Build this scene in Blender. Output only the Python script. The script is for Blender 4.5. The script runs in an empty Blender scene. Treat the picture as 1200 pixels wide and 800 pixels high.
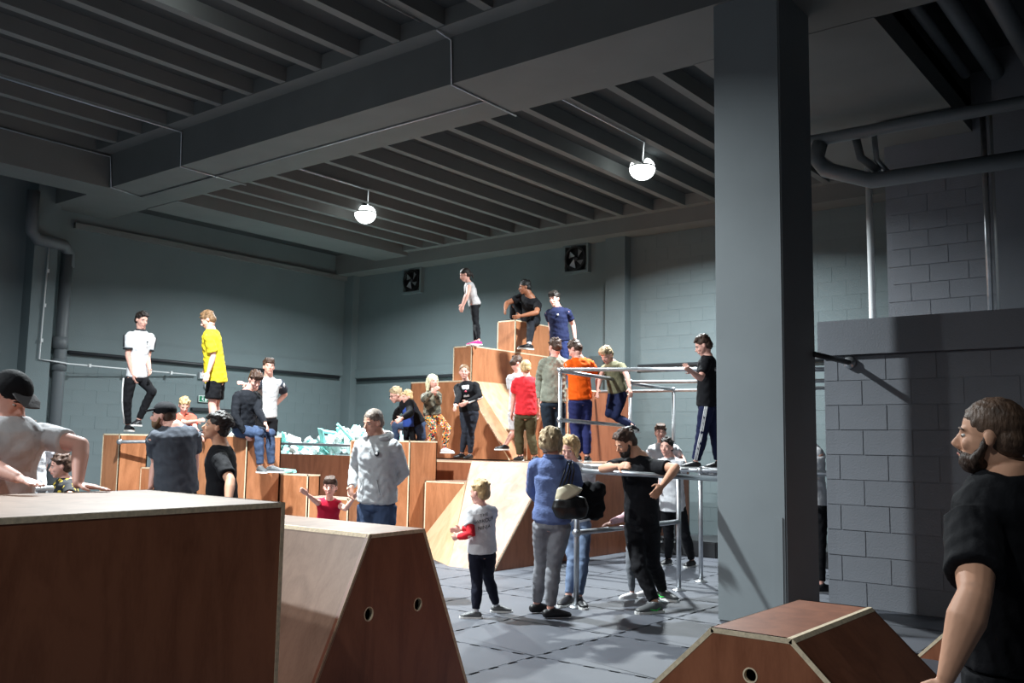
import bpy, bmesh, math, random
from mathutils import Vector, Matrix, noise
random.seed(7)
V = Vector
C = bpy.context.scene.collection

# ---------------------------------------------------------------- camera
FPX = 1095.0
yaw, pit, rol = math.radians(38.35), math.radians(6.38), math.radians(-0.95)
fw = V((math.cos(yaw)*math.cos(pit), math.sin(yaw)*math.cos(pit), math.sin(pit)))
rt = V((math.sin(yaw), -math.cos(yaw), 0))
dn = -rt.cross(fw)
c_, s_ = math.cos(rol), math.sin(rol)
rt2 = rt*c_ + dn*s_
dn2 = dn*c_ - rt*s_
cam_data = bpy.data.cameras.new('camera')
cam = bpy.data.objects.new('camera', cam_data)
C.objects.link(cam)
cam_data.sensor_width = 36.0
cam_data.lens = FPX/1200*36.0
cam_data.clip_start = 0.05
cam.matrix_world = Matrix(((rt2.x, -dn2.x, -fw.x, 0), (rt2.y, -dn2.y, -fw.y, 0), (rt2.z, -dn2.z, -fw.z, 1.45), (0, 0, 0, 1)))
bpy.context.scene.camera = cam

# ---------------------------------------------------------------- world, exposure, lamps
w = bpy.data.worlds.new('world'); bpy.context.scene.world = w
w.use_nodes = True
w.node_tree.nodes['Background'].inputs[0].default_value = (0.75, 0.85, 1.0, 1)
w.node_tree.nodes['Background'].inputs[1].default_value = 0.02
vs = bpy.context.scene.view_settings
vs.view_transform = 'Standard'; vs.look = 'None'; vs.gamma = 1; vs.use_curve_mapping = False
vs.exposure = 0.0
LAMPS = [((11.22, 12.28, 5.50), 560, 'high bay lamp glowing over the foam pit corner', 5.8),
         ((11.67, 6.84, 5.50), 600, 'high bay lamp glowing above the scaffold rails', 5.8),
         ((5.05, 8.3, 6.15), 1250, 'high bay lamp of the near bay, hung above the boxes', 6.3),
         ((-1.5, 8.6, 6.15), 750, 'unseen fill lamp added to the near bay, left behind the camera', 6.3),  # unseen lamp, added as fill for faces and left-facing fronts
         ((-1.5, 1.6, 6.15), 130, 'unseen fill lamp added to the near bay, right behind the camera', 6.3)]  # weak unseen lamp, added only as fill from the right

# ---------------------------------------------------------------- materials
MATS = {}
def srgb(r, g, b):
    f = lambda c: (c/255/12.92) if c/255 <= .04045 else ((c/255+.055)/1.055)**2.4
    return (f(r), f(g), f(b), 1)
def mat(name, col, rough=.6, metal=0, var=0, vscale=6, bump=0, bscale=40, emit=0, stretch=None, spec=.5):
    if name in MATS: return MATS[name]
    m = bpy.data.materials.new(name); m.use_nodes = True
    nt = m.node_tree; b = nt.nodes['Principled BSDF']
    b.inputs['Base Color'].default_value = col
    b.inputs['Roughness'].default_value = rough
    b.inputs['Metallic'].default_value = metal
    b.inputs['Specular IOR Level'].default_value = spec
    tc = nt.nodes.new('ShaderNodeTexCoord'); mp = nt.nodes.new('ShaderNodeMapping')
    nt.links.new(tc.outputs['Object'], mp.inputs['Vector'])
    if stretch: mp.inputs['Scale'].default_value = stretch
    if var:
        n = nt.nodes.new('ShaderNodeTexNoise'); n.inputs['Scale'].default_value = vscale; n.inputs['Detail'].default_value = 5
        r = nt.nodes.new('ShaderNodeValToRGB')
        r.color_ramp.elements[0].position = .3; r.color_ramp.elements[1].position = .7
        r.color_ramp.elements[0].color = tuple(c*(1-var) for c in col[:3])+(1,)
        r.color_ramp.elements[1].color = tuple(min(1, c*(1+var)) for c in col[:3])+(1,)
        nt.links.new(mp.outputs[0], n.inputs['Vector']); nt.links.new(n.outputs['Fac'], r.inputs[0]); nt.links.new(r.outputs[0], b.inputs['Base Color'])
    if bump:
        n2 = nt.nodes.new('ShaderNodeTexNoise'); n2.inputs['Scale'].default_value = bscale; n2.inputs['Detail'].default_value = 4
        bp = nt.nodes.new('ShaderNodeBump'); bp.inputs['Strength'].default_value = bump; bp.inputs['Distance'].default_value = .01
        nt.links.new(mp.outputs[0], n2.inputs['Vector']); nt.links.new(n2.outputs['Fac'], bp.inputs['Height']); nt.links.new(bp.outputs[0], b.inputs['Normal'])
    if emit:
        b.inputs['Emission Color'].default_value = col; b.inputs['Emission Strength'].default_value = emit
    MATS[name] = m
    return m
def cloth(name, col, var=.12, bump=.5, bs=22, rough=.85):
    return mat('cloth_'+name, col, rough, var=var, vscale=9, bump=bump, bscale=bs, spec=.2)
def pattern_mat(name, cols, scale=30, rough=.8):
    if name in MATS: return MATS[name]
    m = bpy.data.materials.new(name); m.use_nodes = True
    nt = m.node_tree; b = nt.nodes['Principled BSDF']; b.inputs['Roughness'].default_value = rough
    tc = nt.nodes.new('ShaderNodeTexCoord'); v = nt.nodes.new('ShaderNodeTexVoronoi'); v.inputs['Scale'].default_value = scale
    sp = nt.nodes.new('ShaderNodeSeparateColor')
    r = nt.nodes.new('ShaderNodeValToRGB'); r.color_ramp.interpolation = 'CONSTANT'
    els = r.color_ramp.elements
    while len(els) < len(cols): els.new(0.5)
    for i, c in enumerate(cols):
        els[i].position = i/len(cols); els[i].color = c
    nt.links.new(tc.outputs['Object'], v.inputs['Vector']); nt.links.new(v.outputs['Color'], sp.inputs[0]); nt.links.new(sp.outputs[0], r.inputs[0]); nt.links.new(r.outputs[0], b.inputs['Base Color'])
    MATS[name] = m
    return m
def wood(name, c1, c2, rough=.42, sc=1.0, coord='Object'):
    if name in MATS: return MATS[name]
    m = bpy.data.materials.new(name); m.use_nodes = True
    nt = m.node_tree; b = nt.nodes['Principled BSDF']; b.inputs['Roughness'].default_value = rough
    tc = nt.nodes.new('ShaderNodeTexCoord'); mp = nt.nodes.new('ShaderNodeMapping')
    mp.inputs['Scale'].default_value = (2.2*sc, 2.2*sc, .5*sc)
    n = nt.nodes.new('ShaderNodeTexNoise'); n.inputs['Scale'].default_value = 3.0; n.inputs['Detail'].default_value = 7; n.inputs['Distortion'].default_value = 1.2
    n2 = nt.nodes.new('ShaderNodeTexNoise'); n2.inputs['Scale'].default_value = 45; n2.inputs['Detail'].default_value = 3
    n3 = nt.nodes.new('ShaderNodeTexNoise'); n3.inputs['Scale'].default_value = .9; n3.inputs['Detail'].default_value = 2
    mx = nt.nodes.new('ShaderNodeMath'); mx.operation = 'MULTIPLY_ADD'; mx.inputs[1].default_value = .28
    mx3 = nt.nodes.new('ShaderNodeMath'); mx3.operation = 'MULTIPLY_ADD'; mx3.inputs[1].default_value = .5
    r = nt.nodes.new('ShaderNodeValToRGB')
    r.color_ramp.elements[0].position = .62; r.color_ramp.elements[1].position = 1.05 if False else 1.0
    r.color_ramp.elements[0].color = c1; r.color_ramp.elements[1].color = c2
    nt.links.new(tc.outputs['Object'], mp.inputs['Vector']); nt.links.new(mp.outputs[0], n.inputs['Vector']); nt.links.new(mp.outputs[0], n2.inputs['Vector'])
    nt.links.new(tc.outputs['Object'], n3.inputs['Vector'])
    nt.links.new(n2.outputs['Fac'], mx.inputs[0]); nt.links.new(n.outputs['Fac'], mx.inputs[2])
    nt.links.new(n3.outputs['Fac'], mx3.inputs[0]); nt.links.new(mx.outputs[0], mx3.inputs[2])
    nt.links.new(mx3.outputs[0], r.inputs[0]); nt.links.new(r.outputs[0], b.inputs['Base Color'])
    MATS[name] = m
    return m

M_WALL = mat('wall_paint', srgb(100, 112, 115), .75, var=.06, vscale=1.2, bump=.25, bscale=60)
M_WALLR = mat('wall_paint_side', srgb(124, 127, 134), .75, var=.08, vscale=1.5, bump=.3, bscale=60)
M_COL = mat('column_paint', srgb(128, 136, 140), .55, var=.06, vscale=1.5, bump=.1, bscale=8)
M_CEIL = mat('ceiling_paint', srgb(106, 109, 108), .8, var=.06, vscale=2)
M_DECK = mat('deck_paint', srgb(52, 57, 59), .85)
M_FLOOR = mat('floor_mat', srgb(76, 79, 87), .6, var=.10, vscale=1.6, bump=.15, bscale=90)
M_GROUND = mat('floor_base', srgb(74, 77, 85), .8)
M_PIPE = mat('pipe_paint', srgb(96, 102, 106), .5)
M_STEEL = mat('galvanised_steel', srgb(185, 188, 192), .32, metal=.85, var=.12, vscale=14)
M_DARKSTEEL = mat('dark_steel', srgb(48, 50, 54), .5, metal=.3)
M_WHITEPL = mat('white_plastic', srgb(205, 208, 210), .5)
M_BLACK = mat('black_plastic', srgb(20, 20, 22), .5)
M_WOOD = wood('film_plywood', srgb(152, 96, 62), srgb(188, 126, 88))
M_WOODR = wood('film_plywood_red_shaded', srgb(122, 70, 46), srgb(152, 94, 66))  # redder film plywood, with the shade of side faces put into its darker tone
M_WOODL = wood('worn_plywood', srgb(168, 132, 112), srgb(194, 160, 140), .5)
M_WOODT = wood('top_plywood', srgb(124, 97, 80), srgb(150, 122, 104), .4)
M_WOODTAN = wood('tan_plywood', srgb(188, 150, 112), srgb(212, 178, 142), .5)
M_BIRCH = mat('birch_edge', srgb(226, 206, 176), .6, var=.18, vscale=60)
M_CRASH = mat('crash_mat_vinyl', srgb(34, 35, 38), .45, var=.2, vscale=4)
M_GLOW = mat('lamp_glow', (0.93, 1.0, 0.98, 1), .5, emit=6)
M_FOAMW = mat('foam_white', srgb(228, 238, 236), .9, var=.05)
M_FOAMA = mat('foam_aqua', srgb(150, 222, 214), .9, var=.08)
M_FOAMG = mat('foam_grey', srgb(176, 190, 190), .9, var=.08)

# ---------------------------------------------------------------- helpers
def link(name, me, m=None, parent=None):
    o = bpy.data.objects.new(name, me); C.objects.link(o)
    if m is not None and me is not None:
        for x in (m if isinstance(m, (list, tuple)) else [m]): me.materials.append(x)
    if parent: o.parent = parent
    return o
def obj(name, bm, m, parent=None, smooth=False):
    me = bpy.data.meshes.new(name); bm.to_mesh(me); bm.free()
    if smooth:
        for p in me.polygons: p.use_smooth = True
    return link(name, me, m, parent)
def tag(o, label=None, cat=None, group=None, kind=None):
    if label: o['label'] = label
    if cat: o['category'] = cat
    if group: o['group'] = group
    if kind: o['kind'] = kind
    return o
def thing(name, label, cat, loc=(0, 0, 0), group=None):
    o = bpy.data.objects.new(name, None); C.objects.link(o); o.location = loc; o.empty_display_size = .2
    return tag(o, label, cat, group)
def struct(o): o['kind'] = 'structure'; return o
def bx(bm, a, b):
    x0, y0, z0 = a; x1, y1, z1 = b
    vs_ = [bm.verts.new(p) for p in ((x0,y0,z0),(x1,y0,z0),(x1,y1,z0),(x0,y1,z0),(x0,y0,z1),(x1,y0,z1),(x1,y1,z1),(x0,y1,z1))]
    for f in ((3,2,1,0),(4,5,6,7),(0,1,5,4),(1,2,6,5),(2,3,7,6),(3,0,4,7)): bm.faces.new([vs_[i] for i in f])
def box(name, a, b, m, parent=None, bevel=0):
    bm = bmesh.new(); lo = [min(a[i], b[i]) for i in range(3)]; hi = [max(a[i], b[i]) for i in range(3)]
    if parent is not None: 
        l = parent.location; lo = [lo[i]-l[i] for i in range(3)]; hi = [hi[i]-l[i] for i in range(3)]
    bx(bm, lo, hi)
    if bevel: bmesh.ops.bevel(bm, geom=list(bm.edges), offset=bevel, segments=2, affect='EDGES')
    return obj(name, bm, m, parent)
def frame(t, side=None):
    t = t.normalized()
    if side is None: side = V((0, 0, 1)) if abs(t.z) < .9 else V((1, 0, 0))
    s = side - t*side.dot(t)
    if s.length < 1e-5: s = t.orthogonal()
    s.normalize()
    return s, t.cross(s)
def tube(bm, pts, radii, side=None, n=12, cap=.8):
    """closed lofted tube; radii are r or (r along side, r across)"""
    pts = [V(p) for p in pts]; R = [(r, r) if not isinstance(r, (tuple, list)) else r for r in radii]
    N = len(pts); rings = []
    def ring(c, s, u, ra, rb):
        return [bm.verts.new(c + s*(ra*math.cos(2*math.pi*i/n)) + u*(rb*math.sin(2*math.pi*i/n))) for i in range(n)]
    tang = []
    for i in range(N):
        a = pts[max(i-1, 0)]; b = pts[min(i+1, N-1)]; tang.append((b-a).normalized())
    prev = side
    for i in range(N):
        s, u = frame(tang[i], prev)
        if side is None: prev = s
        ra, rb = R[i]; 
        if i == 0 and cap:
            m_ = min(ra, rb)*cap
            rings.append(('p', bm.verts.new(pts[0]-tang[0]*m_)))
            rings.append(('r', ring(pts[0]-tang[0]*m_*.6, s, u, ra*.72, rb*.72)))
        rings.append(('r', ring(pts[i], s, u, ra, rb)))
        if i == N-1:
            if cap:
                m_ = min(ra, rb)*cap
                rings.append(('r', ring(pts[i]+tang[i]*m_*.6, s, u, ra*.72, rb*.72)))
                rings.append(('p', bm.verts.new(pts[i]+tang[i]*m_)))
    for k in range(len(rings)-1):
        ka, a = rings[k]; kb, b = rings[k+1]
        for i in range(n):
            j = (i+1) % n
            if ka == 'p': bm.faces.new((a, b[j], b[i]))
            elif kb == 'p': bm.faces.new((a[i], a[j], b))
            else: bm.faces.new((a[i], a[j], b[j], b[i]))
    if not cap:
        bm.faces.new(list(reversed(rings[0][1]))); bm.faces.new(rings[-1][1])
def pipe(name, pts, r, m, parent=None, n=10, smooth=True):
    bm = bmesh.new(); l = V(parent.location) if parent else V((0, 0, 0))
    tube(bm, [V(p)-l for p in pts], [r]*len(pts), n=n, cap=0)
    return obj(name, bm, m, parent, smooth)
def ell(bm, c, r, rot=None, seg=12, rings=8):
    res = bmesh.ops.create_uvsphere(bm, u_segments=seg, v_segments=rings, radius=1)
    mt = Matrix.Translation(V(c)) @ (rot.to_4x4() if rot else Matrix.Identity(4)) @ Matrix.Diagonal((r[0], r[1], r[2], 1))
    bmesh.ops.transform(bm, matrix=mt, verts=res['verts'])
def prism(bm, poly, nrm, th):
    """slab: polygon pushed back by th along -nrm"""
    a = [bm.verts.new(V(p)) for p in poly]; b = [bm.verts.new(V(p)-nrm*th) for p in poly]
    bm.faces.new(a); bm.faces.new(list(reversed(b)))
    for i in range(len(a)):
        j = (i+1) % len(a); bm.faces.new((a[j], a[i], b[i], b[j]))
    bmesh.ops.recalc_face_normals(bm, faces=bm.faces)
def pnormal(poly, center):
    p = [V(q) for q in poly]; n = V((0, 0, 0))
    for i in range(len(p)):
        a, b = p[i], p[(i+1) % len(p)]
        n += V(((a.y-b.y)*(a.z+b.z), (a.z-b.z)*(a.x+b.x), (a.x-b.x)*(a.y+b.y)))
    n.normalize(); c = sum(p, V((0, 0, 0)))/len(p)
    if n.dot(c-V(center)) < 0: n = -n
    return n

# ---------------------------------------------------------------- the hall
def block_wall(wall, origin, udir, ndir, ulen, z0, z1, m, limit, pitch_u=.45, pitch_z=.23, keep=None, phase=0, gap=.006, proud=.003):
    """courses of painted concrete blocks standing proud of the mortar plane; the nearest are parts, the rest one joined part"""
    bl = pitch_u-gap; bh = pitch_z-gap
    cells = []
    rows = int((z1-z0)/pitch_z+.001)
    for r in range(rows):
        off = (.5*pitch_u if r % 2 else 0)+phase
        u = -off
        while u < ulen:
            a = max(u, 0); b = min(u+pitch_u, ulen)
            if b-a > .08: cells.append((a, b, z0+r*pitch_z))
            u += pitch_u
    camp = V((0, 0, 1.45))
    def pos(c): return V(origin)+V(udir)*((c[0]+c[1])/2)+V((0, 0, c[2]+pitch_z/2))
    cells = [c for c in cells if keep is None or keep(pos(c))]
    cells.sort(key=lambda c: (pos(c)-camp).length)
    meshes = {}
    U, Nn = V(udir), V(ndir)
    rot = Matrix((U, Nn, V((0, 0, 1)))).transposed().to_4x4()
    def bmesh_block(bm, w_, off=V((0, 0, 0)), world=False):
        res = bmesh.ops.create_cube(bm, size=1)
        sc = Matrix.Diagonal((w_-gap, .03, bh, 1))
        mt = (Matrix.Translation(off) @ rot if world else Matrix.Identity(4)) @ sc
        bmesh.ops.transform(bm, matrix=mt, verts=res['verts'])
    rest = bmesh.new(); nrest = 0
    for i, c in enumerate(cells):
        w_ = round(c[1]-c[0], 3); p = pos(c) + Nn*(proud-.015+random.uniform(-.0012, .0012))
        if i < limit:
            if w_ not in meshes:
                bm = bmesh.new(); bmesh_block(bm, w_)
                me = bpy.data.meshes.new('block'); bm.to_mesh(me); bm.free(); me.materials.append(m); meshes[w_] = me
            o = bpy.data.objects.new('block', meshes[w_]); C.objects.link(o)
            o.matrix_world = Matrix.Translation(p) @ rot
            o.parent = wall
        else:
            bmesh_block(rest, w_, p, True); nrest += 1
    if nrest:
        o = obj('blocks_beyond', rest, m, wall); o['kind'] = 'stuff'
    else: rest.free()

YL, XF = 16.4, 14.6
floor = struct(box('floor', (-6, -7, -.06), (XF, YL, -.002), M_GROUND))
# interlocking foam floor tiles, 1 m, toothed edges
def toothed(a, b, sgn, teeth=10):
    out = []; d = (b-a)/teeth; nrm = V((-d.y, d.x, 0)).normalized()*.016*sgn
    for i in range(teeth):
        p = a+d*i
        out += [p+d*.08+nrm*(-1 if i % 2 else 1), p+d*.92+nrm*(-1 if i % 2 else 1)]
    return out
bm = bmesh.new()
pts = []
cs = [V((.002, .002, 0)), V((.998, .002, 0)), V((.998, .998, 0)), V((.002, .998, 0))]
for i in range(4): pts += toothed(cs[i], cs[(i+1) % 4], 1 if i < 2 else -1)
vs0 = [bm.verts.new(p) for p in pts]; vs1 = [bm.verts.new(p+V((0, 0, -.002))) for p in pts]
bm.faces.new(vs0)
for i in range(len(pts)):
    j = (i+1) % len(pts); bm.faces.new((vs0[j], vs0[i], vs1[i], vs1[j]))
tile_me = bpy.data.meshes.new('mat_tile'); bm.to_mesh(tile_me); bm.free(); tile_me.materials.append(M_FLOOR)
cells = [(x+.37, y) for x in range(-5, 14) for y in range(-6, 16)]
cells.sort(key=lambda c: abs(math.atan2(c[1]+.5, c[0]+.5)-yaw)*4+math.hypot(*c)*.3)
far = bmesh.new()
for i, (x, y) in enumerate(cells):
    if i < 150 and x+1 <= XF:
        o = bpy.data.objects.new('mat_tile', tile_me); C.objects.link(o); o.location = (x, y, 0); o.parent = floor
    else: bx(far, (x+.002, y+.002, -.002), (min(x+.998, XF), y+.998, 0))
o = obj('mat_tiles_beyond', far, M_FLOOR, floor); o['kind'] = 'stuff'

def wall(name, a, b, m): return struct(box(name, a, b, m))
wall_left = wall('wall_left', (-6, YL, 0), (XF+.3, YL+.3, 6.6), M_WALL)
block_wall(wall_left, (7.95, YL, .02), (1, 0, 0), (0, -1, 0), XF-7.95-.2, 0, 2.85, M_WALL, 150, keep=lambda p: p.z > .9)
wall_fan = wall('wall_far', (XF, -7, 0), (XF+.3, YL, 6.6), M_WALL)
block_wall(wall_fan, (XF, 3.4, .02), (0, 1, 0), (-1, 0, 0), 12.7, 0, 2.76, M_WALL, 190, keep=lambda p: p.y < 8.8 or p.z > 1.3)
block_wall(wall_fan, (XF, 3.3, 3.2), (0, 1, 0), (-1, 0, 0), 5.4, 0, 2.1, M_WALL, 100)
wall_right = wall('wall_right', (9.06, -7, 0), (9.4, 3.26, 2.37), M_WALLR)
block_wall(wall_right, (9.06, -.6, .0), (0, 1, 0), (-1, 0, 0), 3.86, 0, 2.37, M_WALLR, 120, pitch_z=.2365, phase=.1, gap=.009, proud=.006)
wall('wall_back', (-6.3, -7, 0), (-6, YL, 6.6), M_WALL)
wall('wall_near', (-6, -7.3, 0), (XF, -7, 6.6), M_WALL)
ceiling = struct(box('ceiling', (-6, -7, 6.25), (XF+.3, YL+.3, 6.6), M_DECK))
box('deck_panel', (8.6, 2.56, 5.75), (XF, YL, 6.32), M_DECK, ceiling)
# lintel and roof slab of the side room
struct(box('trim_1', (9.0, -7, 2.375), (9.35, 3.30, 2.71), M_WALLR))
struct(box('trim_2', (9.35, -7, 2.55), (12.5, 3.30, 2.70), M_WALLR))
pier = wall('wall_pier', (12.52, 2.20, 2.6), (13.0, 3.64, 6.3), M_WALLR)
block_wall(pier, (12.52, 2.2, 2.7), (0, 1, 0), (-1, 0, 0), 1.44, 0, 2.6, M_WALLR, 80, pitch_u=.46, gap=.009, proud=.006)
struct(box('wall_recess', (11.9, -7, 2.6), (12.6, 2.21, 6.3), M_WALLR))
# main beam, its lip, soffit and the other downstand beams
struct(box('beam', (7.50, -7, 5.49), (8.62, YL, 6.33), M_CEIL))
struct(box('beam_lip', (7.25, -7, 6.05), (7.52, YL, 6.33), M_CEIL))
struct(box('beam', (8.6, 14.08, 5.48), (XF, 15.05, 5.86), M_CEIL))
struct(box('beam', (-6, 14.3, 5.49), (7.5, 15.0, 6.33), M_CEIL))
struct(box('beam', (14.12, 3.3, 5.30), (XF, YL, 5.86), M_CEIL))
struct(box('beam_lip', (13.95, 4.4, 5.56), (14.14, 14.1, 5.86), M_CEIL))
struct(box('beam', (8.6, 2.56, 5.485), (XF, 4.42, 5.9), M_CEIL))
struct(box('trim_3', (8.0, YL-.08, 5.20), (XF, YL, 5.30), M_CEIL))
struct(box('ceiling_recess', (9.0, 15.05, 5.66), (11.2, 15.6, 5.85), M_CEIL))
def joist(x0, x1, y, z0, z1, w_=.11):
    o = box('joist', (x0, y-w_/2, z0), (x1, y+w_/2, z1), M_CEIL, ceiling); return o
for k in range(15): joist(8.6, 14.0, 4.94+.614*k, 5.555, 5.76)
for k in range(-12, 8): joist(-6, 7.3, 8.89+.69*k, 6.06, 6.26, .12)
# column and wall pilasters
col = struct(box('column', (7.53, 3.05, 0), (8.26, 3.67, 5.5), M_COL, bevel=.012))
struct(box('pilaster', (14.4, 8.80, 0), (XF, 9.22, 5.3), M_WALL))
struct(box('pilaster', (14.42, 16.1, 0), (XF, YL, 5.3), M_WALL))
struct(box('pilaster', (7.2, 16.08, 0), (7.6, YL, 6.3), M_WALL))
bp = box('column_patch', (7.522, 3.08, .0), (7.531, 3.16, .9), M_COL, col)
# bond beam band with a dark pipe beneath it, round both far walls
struct(box('trim_4', (7.95, YL-.035, 2.99), (14.42, YL, 3.26), M_WALL))
struct(box('trim_5', (XF-.035, 9.22, 2.93), (XF, 16.1, 3.14), M_WALL))
struct(box('trim_6', (XF-.035, 3.3, 2.93), (XF, 8.55, 3.15), M_WALL))
t = pipe('wall_pipe', [(8.03, YL-.06, 2.97), (14.3, YL-.06, 2.94)], .032, M_DARKSTEEL); tag(t, 'dark pipe running level along the left wall', 'pipe')
t = pipe('wall_pipe', [(XF-.06, 16.0, 2.88), (XF-.06, 9.3, 2.90)], .03, M_DARKSTEEL); tag(t, 'dark pipe on the far wall, between corner and pilaster', 'pipe')
t = pipe('wall_pipe', [(XF-.06, 8.6, 2.90), (XF-.06, 3.4, 2.90)], .04, M_DARKSTEEL); tag(t, 'dark pipe on the far wall behind the scaffold rails', 'pipe')

# ---------------------------------------------------------------- lamps
for (x, y, z), pw, lab, zc in LAMPS:
    t = thing('high_bay_lamp', lab, 'lamp', (x, y, z))
    bm = bmesh.new(); tube(bm, [(0, 0, .05), (0, 0, .13), (0, 0, .22)], [.20, .15, .08], n=24, cap=0); obj('housing', bm, M_DARKSTEEL, t, True)
    bm = bmesh.new(); ell(bm, (0, 0, .04), (.19, .19, .17), seg=24, rings=12)
    g = obj('lens', bm, M_GLOW, t, True)
    pipe('hanger_rod', [(x, y, z+.2), (x, y, zc)], .012, M_DARKSTEEL, t)
    ld = bpy.data.lights.new('lamp_light', 'AREA'); ld.shape = 'DISK'; ld.size = .26; ld.energy = pw; ld.color = (.90, .98, 1.0); ld.spread = math.radians(155)
    lo = bpy.data.objects.new('lamp_light', ld); C.objects.link(lo); lo.location = (0, 0, -.14); lo.parent = t

# ---------------------------------------------------------------- services
t = thing('soil_pipe', 'thick grey soil pipe with an elbow, dropping down the left wall', 'pipe', (7.85, 16.2, 0))
pipe('riser', [(7.83, 16.2, 4.72), (7.82, 16.2, 3.1), (7.80, 16.2, 0)], .105, M_PIPE, t, 16)
pipe('riser_collar', [(7.81, 16.2, 3.2), (7.81, 16.2, 3.0)], .13, M_PIPE, t, 16)
pipe('riser_collar', [(7.81, 16.2, 2.82), (7.81, 16.2, 2.62)], .13, M_PIPE, t, 16)
pipe('elbow', [(7.86, 16.2, 4.45), (7.85, 16.2, 4.68), (7.72, 16.1, 4.8), (7.2, 16.0, 4.80), (7.08, 15.95, 4.9), (7.06, 15.95, 5.6)], .10, M_PIPE, t, 14)
t = thing('conduit_run', 'thin white conduit with clips going down and along the left wall', 'conduit', (7.41, 16.06, 2.7))
pipe('conduit', [(7.43, 16.05, 4.7), (7.40, 16.05, 2.78), (7.7, 16.05, 2.76), (7.9, 16.06, 2.74), (10.6, 16.34, 2.74)], .014, M_WHITEPL, t, 8)
for p in ((7.43, 16.04, 4.3), (7.42, 16.04, 3.7), (7.41, 16.04, 3.1), (8.3, 16.08, 2.74), (9.2, 16.17, 2.74), (10, 16.25, 2.74)):
    box('clip', (p[0]-.02, p[1]-.02, p[2]-.03), (p[0]+.02, p[1]+.02, p[2]+.03), M_WHITEPL, t)
def fan(y, z, lab):
    t = thing('wall_fan', lab, 'fan', (XF, y, z))
    bm = bmesh.new()
    for a, b in (((-.10, -.29, .24), (0, .29, .29)), ((-.10, -.29, -.29), (0, .29, -.24)), ((-.10, -.29, -.24), (0, -.24, .24)), ((-.10, .24, -.24), (0, .29, .24))): bx(bm, a, b)
    obj('frame', bm, M_WALL, t)
    bm = bmesh.new(); n = 24
    for r0, r1 in ((.20, .235),):
        vs_ = []
        for i in range(n):
            a = 2*math.pi*i/n; vs_.append([bm.verts.new((xx, r*math.cos(a), r*math.sin(a))) for r, xx in ((r0, -.13), (r1, -.13), (r1, -.02), (r0, -.02))])
        for i in range(n):
            a, b = vs_[i], vs_[(i+1) % n]
            for k in range(4): bm.faces.new((a[k], b[k], b[(k+1) % 4], a[(k+1) % 4]))
    obj('ring', bm, M_BLACK, t)
    bm = bmesh.new(); bx(bm, (-.03, -.24, -.24), (-.015, .24, .24)); obj('back_plate', bm, M_BLACK, t)
    for k in range(4):
        bm = bmesh.new(); a = k*math.pi/2+.5
        p = [V((-.085, .04*math.cos(a)-.03*math.sin(a), .04*math.sin(a)+.03*math.cos(a))), V((-.055, .19*math.cos(a-.35), .19*math.sin(a-.35))), V((-.10, .19*math.cos(a+.35), .19*math.sin(a+.35))), V((-.10, .05*math.cos(a+.7), .05*math.sin(a+.7)))]
        prism(bm, p, V((-1, 0, 0)), .006); obj('blade', bm, M_STEEL, t)
    bm = bmesh.new(); ell(bm, (-.09, 0, 0), (.04, .05, .05)); obj('hub', bm, M_DARKSTEEL, t, True)
fan(14.32, 5.03, 'square framed wall fan nearest the room corner, with bright blades')
fan(9.96, 5.03, 'square framed wall fan beside the pilaster')
t = thing('exit_sign', 'green running man exit sign with arrow on the left wall', 'sign', (10.86, YL-.02, 2.28))
box('sign_plate', (10.70, YL-.045, 2.215), (11.02, YL-.022, 2.345), mat('sign_white', srgb(225, 235, 230), .5), t)
box('sign_face', (10.71, YL-.05, 2.225), (11.01, YL-.04, 2.335), mat('sign_green', srgb(25, 110, 80), .5), t)
bm = bmesh.new(); yy = -.035
def flat(bm, pts, y0=-.038, th=.006): prism(bm, [V((p[0], y0, p[1])) for p in pts], V((0, -1, 0)), th)
flat(bm, [(.03, -.015), (.08, -.015), (.08, -.035), (.125, 0), (.08, .035), (.08, .015), (.03, .015)]); obj('arrow', bm, M_WHITEPL, t)
bm = bmesh.new(); flat(bm, [(-.10, -.01), (-.06, -.045), (-.045, -.04), (-.075, -.005), (-.05, .02), (-.09, .025)]); flat(bm, [(-.085, .03), (-.065, .03), (-.065, .048), (-.085, .048)])
flat(bm, [(-.025, -.048), (.015, -.048), (.015, .048), (-.025, .048)]); obj('running_figure', bm, M_WHITEPL, t)
t = box('junction_box', (10.68, YL-.07, 2.68), (10.82, YL, 2.80), M_WHITEPL); tag(t, 'small white junction box on the left wall above the exit sign', 'box')
t = thing('call_point', 'round white detector on the left wall beside the yellow shirt', 'detector', (10.88, YL-.02, 2.54))
bm = bmesh.new(); tube(bm, [(0, .02, 0), (0, -.03, 0), (0, -.045, 0)], [.06, .06, .03], n=16, cap=0); obj('body', bm, M_WHITEPL, t, True)
t = box('cable_tray', (10.55, YL-.08, 2.04), (11.45, YL, 2.10), M_DARKSTEEL); tag(t, 'dark shelf strip on the left wall under the exit sign', 'shelf')
def cond(pts, lab, r=.012, m=M_STEEL):
    t = pipe('ceiling_conduit', pts, r, m, None, 8); tag(t, lab, 'conduit'); return t
cond([(7.0, 6.87, 6.03), (4.6, 6.87, 6.03)], 'thin conduit leading along the near bay to its centre lamp')
cond([(7.24, 6.87, 6.03), (7.485, 6.87, 6.0), (7.485, 6.85, 5.475), (8.7, 6.88, 5.475)], 'thin conduit wrapped down round the main beam near its middle')
cond([(8.1, 6.88, 5.475), (8.08, 14.34, 5.475)], 'long thin conduit running lengthwise under the main beam')
cond([(4.9, 12.32, 6.03), (7.24, 12.32, 6.03), (7.485, 12.25, 6.0), (7.485, 12.23, 5.475), (8.66, 12.26, 5.475)], 'thin conduit crossing the main beam halfway to the left wall')
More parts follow.
